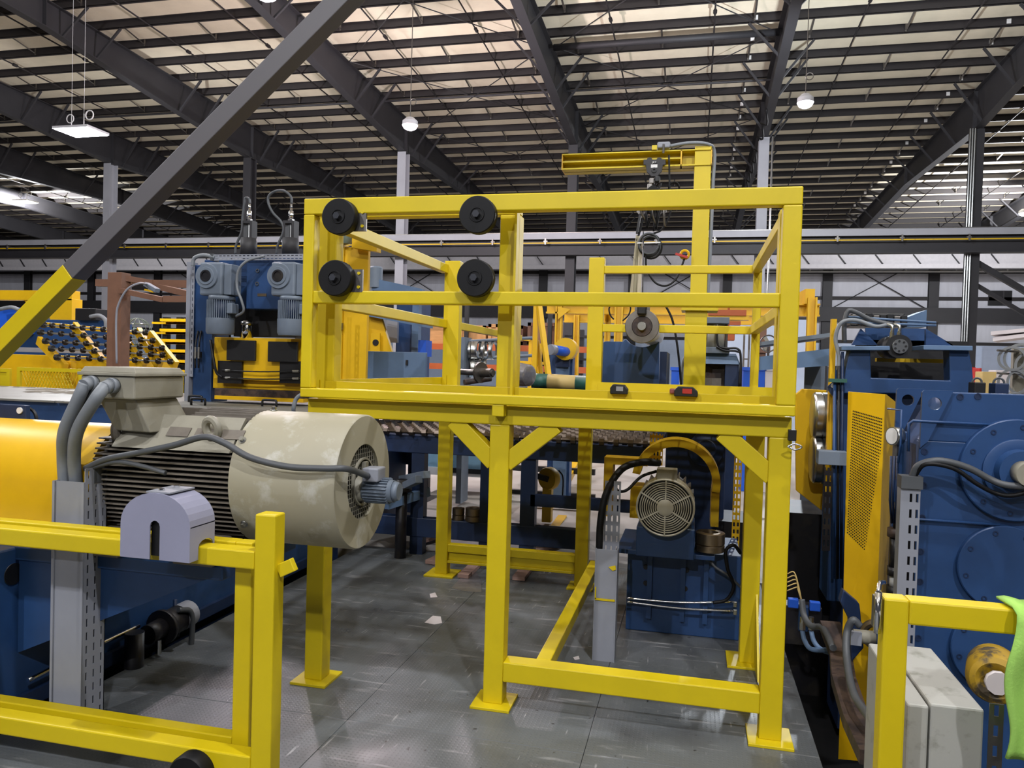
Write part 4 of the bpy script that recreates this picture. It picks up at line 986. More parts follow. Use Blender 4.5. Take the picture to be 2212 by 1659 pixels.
for i, py in enumerate((1305, 1322)):
    b = P(1588, py, y=YQ - .03); tag(MB().cbox(b, .022, .02, .035).build('tube_clamp', SST, bev=.003), ('upper', 'lower')[i] + ' small steel tube clamp at the right foot of the pedestal', 'clamp')
# yellow belt guard arch behind motor
bg = thing('belt_guard', 'yellow arched belt guard behind the small grilled motor', 'guard', (q.x, 5.1, .7))
MB().lathe((q.x + .045, 5.12, q.z + .08), (0, 1, 0), [(0, .235), (0, .285), (.22, .285), (.22, .235), (0, .235)], 32, -1.4, 1.75, False).build('arch', YW, bg)
MB().box(q.x + .275, q.x + .325, 5.125, 5.335, .7, q.z + .03).build('side_leg', YW, bg); MB().box(q.x - .245, q.x - .165, 5.125, 5.335, .72, q.z + .04).build('side_leg', YW, bg)
x0, x1, z0, z1 = rect(1307, 988, 1400, 1003, 5.2)
MB().box(x0, x1, 5.15, 5.3, z0, z1).build('cross_arm', YW, bg); MB().box(x0, x0 + .06, 5.15, 5.3, z0 - .35, z0).build('arm_leg', YW, bg)
x0, x1, z0, z1 = rect(1403, 937, 1432, 1005, 5.7)
MB().slotted(x0, x1, 5.7, z0, z1, 4, .012, .03, .05).build('perforated_panel', YO, bg)
x0, x1, z0, z1 = rect(1585, 940, 1602, 1110, 5.6)
tag(MB().slotted(x0, x1, 5.6, 0, z1, 2, .014, .03, .05).build('perforated_post', YO), 'yellow perforated upright behind the right platform leg', 'post')
# machined rings on the shelf and on the blue frame
def ringstack(label, px, py, Y, r, hs, z=None):
    c = P(px, py, y=Y); t = thing('steel_ring', label, 'ring', c, 'machined steel rings'); z = c.z if z is None else z
    for i, h in enumerate(hs):
        MB().lathe((c.x, Y, z), (0, 0, 1), [(0, r * .6), (0, r - .004), (.004, r), (h - .006, r), (h - .002, r - .005), (h - .002, r * .55), (h * .4, r * .5)], 40).build('ring', BRZ if len(hs) > 1 else DST, t); z += h
ringstack('pair of bronze-coloured machined rings stacked on the blue pedestal', 1533, 1184, 4.93, .09, (.045, .075), P(1480, 1180, y=YQ).z + .0)
# grey duct column with hose
x0, x1 = P(1283, 1300, y=4.45).x, P(1331, 1300, y=4.45).x; zt_ = P(1305, 1187, y=4.45).z
dc = thing('duct_column', 'grey steel duct column with yellow paint smears, left of small motor', 'cable tray', (x0, 4.45, 0))
MB().box(x0, x1, 4.45, 4.455, 0, zt_).box(x0, x0 + .006, 4.445, 4.55, 0, zt_).box(x1 - .006, x1, 4.445, 4.55, 0, zt_).build('cover', LGY, dc)
zu = P(1310, 1040, y=4.5).z
MB().slotted(x0 + .035, x1, 4.53, .0, zu, 3, .009, .036, .06).build('slotted_back', LGY, dc)
b = P(1322, 1225, y=4.449); MB().xz([(b.x - .02, b.z), (b.x + .02, b.z + .012), (b.x + .024, b.z - .012), (b.x + .005, b.z - .02)], 4.443, .003).build('paint_smear', Y_, dc)
b = P(1305, 1295, y=4.449); MB().box(x0 + .005, x1 - .008, 4.443, 4.446, b.z - .006, b.z + .006).box(x0 + .004, x0 + .012, 4.443, 4.446, b.z, b.z + .07).build('paint_smear', Y_, dc)
hose('motor_hose', 'thick black cable curving from small motor into the duct column', [P(1425, 1000, y=4.72), P(1390, 998, y=4.66), P(1345, 1012, y=4.6), P(1312, 1060, y=4.52), P(1298, 1120, y=4.49), P(1294, 1190, y=4.49)], .021, BLK)
hose('motor_hose', 'thin black cable looping beside the slotted duct', [P(1418, 1018, y=4.72), P(1385, 1030, y=4.66), P(1355, 1058, y=4.58), P(1335, 1060, y=4.55), P(1328, 1045, y=4.54)], .009, BLK)
hose('pedestal_hose', 'black hose drooping from the rings down the blue pedestal', [P(1600, 1195, y=4.95), P(1585, 1178, y=4.93), P(1568, 1190, y=4.92), P(1572, 1230, y=4.92), P(1585, 1265, y=4.94), P(1570, 1295, y=4.95), P(1540, 1302, y=4.95)], .011, BLK)
hose('ribbed_hose', 'ribbed grey hose slanting across the blue pedestal', [P(1530, 1205, y=4.95), P(1545, 1225, y=4.93), P(1575, 1245, y=4.93), P(1612, 1280, y=4.95)], .008, CAB)
# dark press behind the small motor
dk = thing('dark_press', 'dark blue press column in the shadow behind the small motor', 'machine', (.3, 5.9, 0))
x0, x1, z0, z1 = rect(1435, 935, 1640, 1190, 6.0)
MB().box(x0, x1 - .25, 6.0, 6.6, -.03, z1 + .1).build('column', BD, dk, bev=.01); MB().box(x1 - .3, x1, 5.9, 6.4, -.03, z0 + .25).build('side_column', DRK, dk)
b = P(1525, 970, y=5.99); MB().lathe(b, (0, -1, 0), [(0, .13), (.015, .13), (.02, .08), (.03, .07), (.03, 0)], 32).build('bearing_cover', BD, dk)
# blue conveyor frame
cf = thing('conveyor_frame', 'dark blue conveyor frame with chain mat behind the platform', 'conveyor', (-1.5, 7.2, 0))
YV = 6.45
ztop = P(1000, 945, y=YV).z
MB().box(-3.25, -.25, YV, YV + .12, ztop - .16, ztop).build('top_beam', BD, cf, bev=.006)
MB().box(-3.25, -.25, 8.4, 8.5, ztop - .16, ztop).build('top_beam', BD, cf, bev=.006)
x0, x1, z0, z1 = rect(830, 1130, 1270, 1172, YV)
MB().box(-3.25, x1, YV, YV + .1, z0, z1).build('lower_beam', BD, cf, bev=.006)
for px, wv in ((1050, .12), (1139, .13), (900, .12)):
    x = P(px, 1080, y=YV).x; MB().box(x - wv / 2, x + wv / 2, YV + .01, YV + .11, -.03, ztop - .16).build('post', BD, cf)
x = P(1140, 1080, y=8.4).x
MB().box(x - .06, x + .06, 8.4, 8.5, -.03, ztop - .1).build('post', BD, cf); MB().box(-3.2, -3.08, 8.4, 8.5, -.03, ztop - .1).build('post', BD, cf)
b0 = P(1200, 1085, y=YV)
MB().box(P(1145, 1085, y=YV).x, P(1390, 1085, y=YV).x, YV + .01, YV + .08, b0.z - .05, b0.z + .05).build('mid_beam', BD, cf)
MB().bar(P(835, 1090, y=6.1), P(925, 1062, y=6.6), .05, .08).build('diagonal_arm', BG, cf)
MB().box(-3.25, -.3, YV + .12, 8.4, ztop - .06, ztop - .04).build('bed', BLP, cf)
m = MB(); y = YV - .05; r_ = 0
while y < 8.45:
    m.cyl((-3.2, y, ztop + .03), (-.3, y, ztop + .03), .012, 5, caps=False)
    xx = -3.15 + (.06 if r_ % 2 else 0)
    while xx < -.32: m.cyl((xx, y, ztop + .03), (xx + .04, y, ztop + .03), .036, 8); xx += .12
    y += .125; r_ += 1
ch = m.build('chain_mat', mat('chain_steel', '5C524A', .3, metal=.9, var=.2)); ch.parent = cf; ch.location = -cf.location; ch['kind'] = 'stuff'
ringstack('smaller machined ring pair on the blue lower beam', 990, 1126, YV + .05, .055, (.05, .06), z1); ringstack('larger machined ring pair on the blue lower beam', 1023, 1128, YV + .05, .075, (.05, .07), z1)
ZCV = ztop + .08
# square tubes stuck out left of the back leg
for i, (pa, pb) in enumerate((((850, 1062), (905, 1035)), ((868, 1035), (922, 1025)))):
    a_, b_ = P(*pa, y=6.6), P(*pb, y=5.95)
    tag(MB().bar(a_, b_, .06, .06).build('square_tube', GEA, bev=.003), ('lower', 'upper')[i] + ' grey square tube end beside the left rear platform leg', 'tube')
q2 = P(868, 1060, y=6.3); tag(MB().cyl(q2 - Vector((0, 0, .8)), q2 + Vector((0, 0, .1)), .05, 12).cyl(q2, q2 + Vector((0, 0, .05)), .09, 12).build('screw_jack', DRK), 'dark screw jack under the square tubes', 'jack')
# pale blue cabinet beyond the conveyor
x0, x1, z0, z1 = rect(905, 968, 1062, 1075, 9.6)
pc = thing('pale_blue_cabinet', 'pale blue cabinet with white edge seen under the platform deck', 'cabinet', (x0, 9.8, 0))
MB().box(x0, x1, 9.6, 10.3, 0.35, z1).build('body', LB, pc); MB().box(x0, x1, 9.58, 10.3, .25, .35).build('skirt', WHT, pc)
MB().box(x0 + .3, x1, 9.57, 9.6, z1 - .32, z1 - .26).build('slot', BLP, pc)
for xx in (x0 + .05, x1 - .1): MB().box(xx, xx + .06, 9.65, 9.75, 0, .25).build('foot', BLP, pc)
# yellow cord reel
c = P(1183, 1034, y=8.3)
cr = thing('cord_reel', 'yellow cord reel on a stand behind the middle platform leg', 'reel', c)
MB().lathe(c, (.5, 1, 0), [(-.02, 0), (-.02, .118), (0, .125), (.06, .125), (.08, .115), (.08, 0)], 36).build('drum', YW, cr)
MB().bar(c + Vector((-.14, -.06, .04)), c + Vector((.02, -.06, .0)), .03, .06).build('arm', BLP, cr)
MB().tube([c + Vector((.12, 0, .1)), c + Vector((.17, 0, .02)), c + Vector((.17, 0, -.2)), c + Vector((.16, 0, -.3))], .009, 6, 5).build('cord', BLP, cr)
MB().box(c.x - .05, c.x + .05, c.y - .02, c.y + .1, 0, c.z - .1).build('stand', YW, cr)
a_ = thing('ramp_beam', 'yellow slanting beam lying on the floor beyond the conveyor', 'beam', P(1190, 1120, y=9))
MB().bar(P(1170, 1130, y=8.9), P(1250, 985, y=12), .14, .1).build('beam', YO, a_); MB().bar(P(1150, 1215, y=7), P(1215, 1120, y=8.8), .1, .08).build('beam', YO, a_)
x0, x1, z0, z1 = rect(1130, 1095, 1270, 1118, 9.2)
tag(MB().box(x0, x1, 9.2, 9.3, 0, z1).build('kerb_beam', YO), 'low yellow kerb beam beyond the blue conveyor', 'beam')
for i, py in enumerate((1018, 1072)):
    x0, x1, z0, z1 = rect(1150, py - 7, 1285, py + 5, 11 - i); tag(MB().box(x0 - .3, x1, 11 - i, 11.08 - i, z0, z1).build('dark_rail', BLP), ('upper', 'lower')[i] + ' dark rail crossing behind the cord reel', 'rail')
# litter on the floor
for i, (pts, lab) in enumerate(((((917, 1345), (935, 1330), (952, 1332), (955, 1346), (938, 1349)), 'pinkish torn paper scrap on the floor near the left leg'),
                 (((928, 1283), (940, 1280), (945, 1290), (930, 1291)), 'tiny white paper scrap on the floor near the foil'),
                 (((1238, 1420), (1250, 1417), (1252, 1424), (1242, 1426)), 'tiny white crumb by the slanted kick rail'))):
    tag(MB().prism([P(a, b, z=.001) for a, b in pts], (0, 0, .001)).build('paper_scrap', PAP), lab, 'paper', 'litter')
fo = tag(MB().prism([P(a, b, z=.001) for a, b in ((975, 1270), (1008, 1235), (1024, 1230), (1040, 1255), (1040, 1280), (1000, 1277))], (0, 0, .002)).build('foil_sheet', FOI), 'crumpled shiny foil sheet on the floor between the rear legs', 'foil', 'litter')
for i, (pa, pb, w_) in enumerate((((930, 1215), (1000, 1180), .1), ((1000, 1245), (1060, 1190), .09), ((1150, 1190), (1260, 1150), .12), ((900, 1170), (960, 1150), .12), ((1120, 1250), (1160, 1200), .1))):
    tag(MB().bar(P(*pa, z=.02), P(*pb, z=.02), w_, .03).build('scrap_board', mat('board%d' % i, 'A98A80', .8)), ('first', 'second', 'third', 'fourth', 'fifth')[i] + ' pale scrap board on the floor behind the rear legs, counted from the left' if False else ['pale scrap board left of the foil sheet', 'pale scrap board right of the foil sheet', 'pale scrap board under the cord reel', 'pale scrap board by the screw jack', 'pale scrap board at the middle leg'][i], 'board', 'litter')

# ================================================================== above the deck, behind the guard
# yellow control tower
YT2 = 6.6
tw = thing('yellow_tower', 'tall orange-yellow machine tower behind the left guard frame', 'machine', P(770, 815, y=YT2))
x0, x1, z0, z1 = rect(738, 505, 793, 818, YT2)
MB().box(x0 + .02, x1, YT2, YT2 + .05, ZCV, z1 - .12).build('column', YO, tw, bev=.004)
MB().box(x0 - .04, x0 + .02, YT2 - .02, YT2 + .08, ZCV, z1 - .1).build('edge_plate', YW, tw)
xa, xb, za, zb = rect(762, 503, 816, 540, YT2 - .1)
MB().xz([(xa, za + .02), (xb, za - .02), (xb, zb - .04), (xa, zb)], YT2 - .12, .1).build('head_plate', YO, tw, bev=.003)
b = P(745, 515, y=YT2 - .05); MB().lathe(b, (0, 0, 1), [(-.06, 0), (-.05, .05), (0, .08), (.05, .075), (.08, 0)], 20).build('lamp_bowl', CLR, tw)
b = P(750, 580, y=YT2 - .03); MB().cbox(b, .04, .03, .07).build('switch', DST, tw); b = P(737, 705, y=YT2 - .03); MB().cbox(b, .03, .03, .06).build('latch', DST, tw)
x0, x1, z0, z1 = rect(721, 655, 731, 760, YT2 - .3)
tag(MB().slotted(x0, x1, YT2 - .3, 1.1, z1, 1).build('slotted_rail', LGY), 'narrow slotted grey rail beside the yellow tower', 'rail')
# blue machine behind the tower
bm = thing('blue_mill', 'dusty blue machine with sloping yellow guard behind the yellow tower', 'machine', P(850, 815, y=8))
x0, x1, z0, z1 = rect(787, 760, 919, 816, 7.2)
MB().box(x0, x1, 7.2, 7.25, ZCV, z1).build('front_panel', BG, bm, bev=.004)
b = P(879, 783, y=7.19); MB().cbox(b, .02, .02, .05).build('panel_latch', BLP, bm)
def Z8(px, py, Y=8.3): q = P(px, py, y=Y); return (q.x, q.z)
MB().xz([Z8(770, 765, 8.0), Z8(848, 765, 8.0), Z8(823, 686, 8.0), Z8(780, 678, 8.0)], 8.0, .05).build('yellow_guard', YO, bm)
MB().xz([Z8(799, 762, 7.95), Z8(822, 762, 7.95), Z8(822, 720, 7.95), Z8(803, 720, 7.95)], 7.93, .02).build('pull_plate', YO, bm); b = P(811, 740, y=7.92); MB().cyl(b, b + Vector((0, .01, 0)), .035, 16).build('pull_slot', BLP, bm)
MB().xz([Z8(795, 598), Z8(905, 622), Z8(905, 640), Z8(865, 628), Z8(795, 625)], 8.4, .1).build('sloping_arm', BG, bm)
MB().xz([Z8(790, 672, 7.9), Z8(912, 696, 7.9), Z8(912, 706, 7.9), Z8(790, 682, 7.9)], 7.9, .35).build('cross_beam', BG, bm)
x0, x1, z0, z1 = rect(856, 640, 905, 765, 8.6)
MB().box(x0, x1, 8.6, 9.0, .5, z1).build('rear_column', BL, bm); MB().box(x1 - .05, x1 + .03, 8.5, 8.6, .5, z1 + .05).build('column_flange', BG, bm)
x0, x1, z0, z1 = rect(835, 690, 858, 740, 8.45); MB().box(x0, x1, 8.45, 8.5, z0, z1).build('switch_box', LGY, bm)
x0, x1, z0, z1 = rect(903, 735, 920, 770, 8.2); MB().box(x0, x1, 8.2, 8.4, z0, z1).build('blue_box', BB, bm)
b = P(812, 592, y=8.45); MB().lathe(b, (0, 0, 1), [(-.16, 0), (-.16, .08), (.07, .08), (.09, .06), (.09, 0)], 20).build('grey_canister', GEA, bm)
rl = thing('yellow_handrail', 'thin yellow handrail right of the middle guard post', 'handrail', P(1130, 790, y=16))
for px in (1118, 1145, 1166): x = P(px, 760, y=16).x; MB().box(x - .035, x + .035, 16, 16.07, 0, P(px, 735 if px < 1150 else 742, y=16).z).build('post', YO, rl)
for pa, pb, py in ((1110, 1146, 730), (1110, 1200, 782)): a_ = P(pa, py, y=16); b_ = P(pb, py + 4, y=16); MB().bar(a_, b_, .06, .06).build('rail', YO, rl)
# rack of wire hoops
hr = thing('hoop_rack', 'grey rack with shiny steel hoops hanging in two rows', 'rack', P(1010, 815, y=9))
x0, x1, z0, z1 = rect(992, 728, 1003, 818, 9); MB().box(x0, x1, 9, 9.3, 0, z1).build('upright', GEA, hr)
for py in (738, 776):
    a_, b_ = P(998, py, y=9.2), P(1150, py - 8, y=9.2); MB().cyl(a_, b_, .02, 8).build('hanger_arm', GEA, hr)
hp = {}
for row, (py, n) in enumerate(((757, 11), (795, 8))):
    for i in range(n):
        c = P(1003 + i * 6.2, py, y=9.2)
        o = MB().lathe((-.015, 0, 0), (1, .25, 0), [(0, .098), (0, .115), (.03, .115), (.03, .098), (0, .098)], 24).mesh('steel_hoop') if 'm' not in hp else hp['m']
        if 'm' not in hp: o.materials.append(SST); hp['m'] = o
        ob = link('steel_hoop', hp['m']); ob.location = c + Vector((0, rnd.uniform(-.03, .03), 0)); ob.rotation_euler = (0, 0, rnd.uniform(-.4, .4))
        tag(ob, '%s steel hoop from the left in the %s row of the hoop rack' % (('first', 'second', 'third', 'fourth', 'fifth', 'sixth', 'seventh', 'eighth', 'ninth', 'tenth', 'eleventh')[i], ('upper', 'lower')[row]), 'hoop', 'steel hoops on the rack')
# spool, foil roll, green roll
c = P(1040, 805, y=7.4)
sp = thing('spool_roll', 'dark mandrel with round grey flange behind the middle guard post', 'roll', c)
MB().lathe(c, (.9, -.45, 0), [(-.3, .0), (-.3, .03), (-.02, .03), (-.02, .105), (.0, .105), (0, .045), (.14, .045), (.14, .03), (.16, .03), (.16, 0)], 28).build('mandrel', DST, sp)
MB().cyl(P(1003, 826, y=7.3), P(1060, 818, y=7.5), .028, 14).build('bar_end', RST, sp)
a_, b_ = P(1112, 808, y=7.1), P(1150, 812, y=7.0)
fr = MB().lathe(a_, b_ - a_, [(0, 0), (0, .105), (.06, .112), (.12, .108), (.18, .1), (.2, .07), (.2, 0)], 28).build('foil_roll', FOI); tag(fr, 'roll wrapped in crinkled silver foil on the deck edge', 'roll')
a_, b_ = P(1150, 822, y=7.6), P(1340, 832, y=7.6)
gr_ = thing('rubber_roll', 'long green roll with a tan centre band behind the deck', 'roll', a_)
for f0, f1, mt, nm in ((0, .18, GRN, 'sleeve'), (.18, .5, TAN, 'sleeve'), (.5, 1.3, GRN, 'sleeve')):
    MB().cyl(a_ + (b_ - a_) * f0, a_ + (b_ - a_) * f1, .075, 24).build(nm, mt, gr_)
# crates and orange pallet rack far behind
pk = thing('pallet_rack', 'orange pallet rack beam row at the far wall side', 'rack', P(980, 800, y=22))
for py in (748, 790):
    a_ = P(915, py, y=22.5); MB().box(a_.x, a_.x + 6.5, 22.4, 22.5, a_.z - .09, a_.z + .09).build('beam', ORG, pk)
for px in (905, 1005, 1115, 1185):
    x = P(px, 780, y=22.3).x; MB().box(x - .06, x + .06, 22.3, 22.4, 0, 3.6).build('upright', BLP, pk)
for i, (pa, pb, pt, lab) in enumerate(((915, 965, 697, 'plywood crate left of the rear guard post, on the orange rack'), (992, 1050, 703, 'plywood crate right of the rear guard post, on the orange rack'), (1055, 1078, 700, 'plywood crate half hidden by the middle guard post'), (1112, 1130, 703, 'brown crate right of the middle guard post'), (1140, 1205, 697, 'framed brown crate behind the yellow A-frame'))):
    x0, x1, z0, z1 = rect(pa, pt, pb, 745, 22.5)
    c_ = thing('plywood_crate', lab, 'crate', (x0, 22.6, z0), 'crates on the orange rack'); mt = WOD if i < 3 else BRN
    MB().box(x0, x1, 22.5, 23.4, z0, z1).build('side', mt, c_)
    for xx in (x0, x1 - .1): MB().box(xx, xx + .1, 22.46, 22.5, z0, z1).build('batten', mt, c_)
    MB().box(x0, x1, 22.46, 22.5, z1 - .1, z1).build('batten', mt, c_); MB().box(x0, x1, 22.46, 22.5, z0, z0 + .1).build('batten', mt, c_)
# A-frame, far gantry
af = thing('a_frame', 'slim yellow A-frame stand behind the deck edge', 'stand', P(1165, 830, y=7.8))
x0, x1, z0, z1 = rect(1150, 652, 1160, 835, 7.8); MB().box(x0, x1, 7.8, 7.86, ZCV, z1).build('post', YO, af)
MB().bar(P(1164, 655, y=7.8), P(1188, 835, y=7.6), .05, .04).build('stay', YO, af); MB().bar(P(1160, 735, y=7.9), P(1172, 832, y=7.9), .05, .04).build('stay', YO, af)
YN = 14.0
gn = thing('yellow_gantry', 'bright yellow gantry of beams and posts beyond the platform', 'gantry', P(1450, 800, y=YN))
def hbeam(pxa, pya, pxb, h, Y, nm='beam'):
    a_ = P(pxa, pya, y=Y); b_ = P(pxb, pya + (pxb - pxa) * .012, y=Y); z = a_.z
    MB().box(a_.x, b_.x, Y, Y + .2, z - .03, z).box(a_.x, b_.x, Y + .09, Y + .11, z - h, z).box(a_.x, b_.x, Y, Y + .2, z - h, z - h + .03).build(nm, YO, gn)
hbeam(1180, 651, 1772, .22, YN); hbeam(1218, 672, 1680, .24, YN + 2.5)
for px, ya_, yb_, Y, wd in ((1205, 652, 800, YN, 14), (1243, 680, 840, YN + 2.4, 12), (1335, 652, 800, YN - .2, 18), (1755, 642, 716, YN - .3, 20), (1312, 652, 740, YN + .3, 12)):
    x0, x1, z0, z1 = rect(px - wd / 2, ya_, px + wd / 2, yb_, Y); MB().box(x0, x0 + .03, Y, Y + .15, 0, z1).box(x0, x1, Y + .06, Y + .09, 0, z1).box(x1 - .03, x1, Y, Y + .15, 0, z1).build('post', YO, gn)
MB().bar(P(1750, 640, y=YN - .2), P(1705, 660, y=YN + 3), .15, .25).build('end_beam', YO, gn); MB().xz([Z8(1205, 662, YN - .05), Z8(1232, 668, YN - .05), Z8(1205, 690, YN - .05)], YN - .05, .03).build('gusset', YO, gn)
hs = thing('orange_hoist', 'orange hoist trolley hanging from the far yellow gantry', 'hoist', P(1560, 690, y=YN - .4))
x0, x1, z0, z1 = rect(1530, 670, 1612, 682, YN - .4); MB().box(x0, x1, YN - .45, YN - .1, z0, z1).build('beam', ORG, hs)
x0, x1, z0, z1 = rect(1525, 682, 1618, 696, YN - .4); MB().box(x0, x1, YN - .42, YN - .2, z0 + .04, z1).build('trolley', YO, hs)
x0, x1, z0, z1 = rect(1575, 694, 1600, 702, YN - .4); MB().box(x0, x1, YN - .42, YN - .2, z0, z1).build('motor', ORG, hs); b = P(1572, 727, y=YN - .4); MB().cbox(b, .22, .2, .14).cyl(b, b + Vector((0, 0, .5)), .02, 6).build('hook_block', ORG, hs, bev=.02)
# workstation with yellow hood & blue legs
ws = thing('blue_mill_small', 'small blue machine with yellow round hood left of the inner guard post', 'machine', P(1225, 835, y=9.5))
b = P(1212, 757, y=9.5); MB().lathe(b + Vector((.05, 0, .02)), (0, 1, 0), [(0, 0), (0, .14), (.2, .14), (.2, 0)], 24).build('hood', YO, ws); MB().cyl(b + Vector((-.05, -.2, 0)), b + Vector((.1, .1, -.02)), .06, 16).build('roll', BB, ws); MB().cyl(b + Vector((-.09, -.28, 0)), b + Vector((-.05, -.2, 0)), .065, 16).build('roll_end', LGY, ws)
x0, x1, z0, z1 = rect(1185, 748, 1200, 835, 9.6); MB().box(x0, x1 + .2, 9.7, 9.9, 0, z1).build('frame', BL, ws); x0, x1, z0, z1 = rect(1192, 768, 1225, 838, 9.5); MB().box(x0 + .03, x1, 9.6, 9.8, 0, z1).build('leg', BG, ws); MB().box(x0 + .03, x1 + .02, 9.55, 9.6, z1 - .14, z1).build('apron', BD, ws)
# distant cantilever racks with dark arms
for i, (px, lab) in enumerate(((1253, 'dark cantilever rack upright near the inner guard post'), (385, 'dark cantilever rack upright left of the slotted press rail'), (355, 'second dark cantilever rack upright, nearer the brown post'), (402, 'dark cantilever rack upright hidden beside the press'))):
    YK = 24; t = thing('cantilever_rack', lab, 'rack', P(px, 800, y=YK), 'cantilever racks'); x = P(px, 760, y=YK).x
    zt2 = P(px, 712 if i == 0 else 685, y=YK).z; MB().box(x - .1, x + .1, YK, YK + .2, 0, zt2).build('upright', BLP, t)
    for j in range(7):
        z = zt2 - .25 - j * .36
        MB().box(x - .5, x + .5, YK - .05, YK, z, z + .07).build('arm', BLP if i == 0 else YO, t)
for i in range(6):
    YK = 23.6; a_ = P(345, 700, y=YK); b_ = P(400, 700, y=YK); zz_ = P(385, 685, y=24).z - .18 - i * .36; tag(MB().box(a_.x, b_.x, YK, YK + .36, zz_, zz_ + .1).build('yellow_bar_stock', YO), 'yellow part on the cantilever racks, %s shelf from the top' % ('first', 'second', 'third', 'fourth', 'fifth', 'sixth')[i], 'bar stock', 'yellow parts on far racks')
# jib crane
YJ = 7.0
jb = thing('jib_crane', 'yellow jib crane with column and overhead arm behind the platform', 'crane', P(1512, 840, y=YJ))
x0, x1, z0, z1 = rect(1495, 355, 1531, 660, YJ); xc_ = (x0 + x1) / 2
ztj = P(1516, 350, y=YJ).z; zfl = P(1515, 662, y=YJ).z
MB().box(x0, x1, YJ, YJ + .17, zfl, ztj + .14).build('mast', Y_, jb, bev=.004)
MB().box(x0 - .07, x1 + .1, YJ - .06, YJ + .24, zfl - .04, zfl).build('splice_flange', Y_, jb)
MB().box(x0 - .035, x1 + .01, YJ - .02, YJ + .19, 0, zfl - .04).build('lower_mast', Y_, jb, bev=.004)
xa = P(1216, 350, y=YJ).x; xb = P(1538, 345, y=YJ).x; z0 = P(1380, 362, y=YJ).z; z1 = P(1380, 327, y=YJ).z; zm = (z0 + z1) / 2
ar = MB().box(xa, xb, YJ - .01, YJ + .19, z1 - .012, z1).box(xa, xb, YJ + .08, YJ + .1, z0, z1).box(xa, xb, YJ - .01, YJ + .19, z0, z0 + .014).build('arm', Y_, jb, bev=.002)
MB().box(xa, P(1470, 345, y=YJ).x, YJ - .01, YJ + .19, zm - .008, zm + .004).build('arm_rail', Y_, jb); MB().box(xa - .01, xa, YJ - .01, YJ + .19, z0, z1).build('arm_end', YO, jb); MB().box(xb - .01, xb, YJ - .01, YJ + .19, z0, z1).build('arm_end', YO, jb)
MB().box(P(1470, 345, y=YJ).x, P(1470, 345, y=YJ).x + .012, YJ - .01, YJ + .1, z0, z1).build('arm_stiffener', YO, jb)
# hoist trolley and chain hoist
hc = P(1412, 362, y=YJ - .06)
ht = thing('chain_hoist', 'dark grey hoist trolley and chain hoist hanging from the jib arm', 'hoist', hc)
def H(px, py): q = P(px, py, y=YJ - .05); return (q.x, q.z)
tp = MB().xz([H(1390, 345), H(1438, 345), H(1438, 356), H(1432, 357), H(1430, 370), H(1420, 382), H(1408, 382), H(1397, 372), H(1395, 357), H(1390, 356)], YJ - .06, .02).build('trolley_plate', STL, ht, bev=.003)
for px in (1403, 1424): b = P(px, 346, y=YJ - .02); MB().cyl(b, b + Vector((0, .04, 0)), .025, 16).build('trolley_wheel', BLP, ht)
x0, x1, z0, z1 = rect(1408, 348, 1419, 353, YJ - .065); MB().box(x0, x1, YJ - .064, YJ - .06, z0, z1).build('maker_plate', BLP, tp)
x0, x1, z0, z1 = rect(1406, 355, 1420, 362, YJ - .065); MB().box(x0, x1, YJ - .064, YJ - .06, z0, z1).build('rating_plate', WHT, tp)
tx = bpy.data.curves.new('maker_lettering', 'FONT'); tx.body = 'JET'; tx.size = .022; tx.extrude = .0004; tx.align_x = 'CENTER'; tx.align_y = 'CENTER'; tx.materials.append(WHT)
to = bpy.data.objects.new('tmp', tx); COL.objects.link(to); bpy.context.view_layer.update()
lm = bpy.data.meshes.new_from_object(to.evaluated_get(bpy.context.evaluated_depsgraph_get())); bpy.data.objects.remove(to)
to = bpy.data.objects.new('maker_lettering', lm); COL.objects.link(to); to.parent = ht; q3 = P(1413.5, 350.5, y=YJ - .066); to.location = q3 - ht.location; to.rotation_euler = (math.pi / 2, 0, 0); to.scale = (1.3, 1, 1)
b = P(1413, 367, y=YJ - .07); MB().ring(b, (0, 1, 0), .01, .022, .012, 20).build('eye', BLP, ht)
b = P(1413, 395, y=YJ); MB().torus(b, (0, 1, .3), .035, .01, 20, 6).torus(b - Vector((0, 0, .06)), (1, 0, .2), .03, .009, 20, 6).build('hook', BLP, ht)
b = P(1411, 440, y=YJ); MB().cyl(b - Vector((0, .08, 0)), b + Vector((0, .1, 0)), .1, 20).build('hoist_body', BLP, ht); MB().cyl(b - Vector((.0, .09, -.09)), b + Vector((0, .09, .12)), .05, 14).build('hoist_head', BLP, ht)
MB().bar(P(1385, 462, y=YJ), P(1440, 455, y=YJ), .03, .03).bar(P(1378, 455, y=YJ), P(1390, 470, y=YJ), .03, .03).build('tensioner', DST, ht)
MB().tube([P(1428, 395, y=YJ - .1), P(1418, 430, y=YJ - .12), P(1412, 500, y=YJ - .1)], .009, 6, 5).tube([P(1445, 335, y=YJ - .1), P(1447, 420, y=YJ - .1), P(1448, 460, y=YJ - .1), P(1430, 495, y=YJ - .1), P(1410, 505, y=YJ - .1)], .009, 6, 6).tube([P(1405, 440, y=YJ - .1), P(1390, 470, y=YJ - .1), P(1382, 500, y=YJ - .1), P(1376, 520, y=YJ - .1)], .010, 6, 6).build('hoist_cables', BLK, ht)
for k_ in range(7):
    a0_ = (1392 + 7 * k_, 432 + (k_ * 13) % 17); MB().tube([P(*a0_, y=YJ - .12), P(a0_[0] - 8 + (k_ * 5) % 11, a0_[1] + 22, y=YJ - .13), P(a0_[0] + 6 - (k_ * 7) % 19, a0_[1] + 48, y=YJ - .1)], .012, 6, 5).build('loose_line', BLK if k_ % 3 else DST, ht)
b = P(1456, 405, y=YJ - .08)
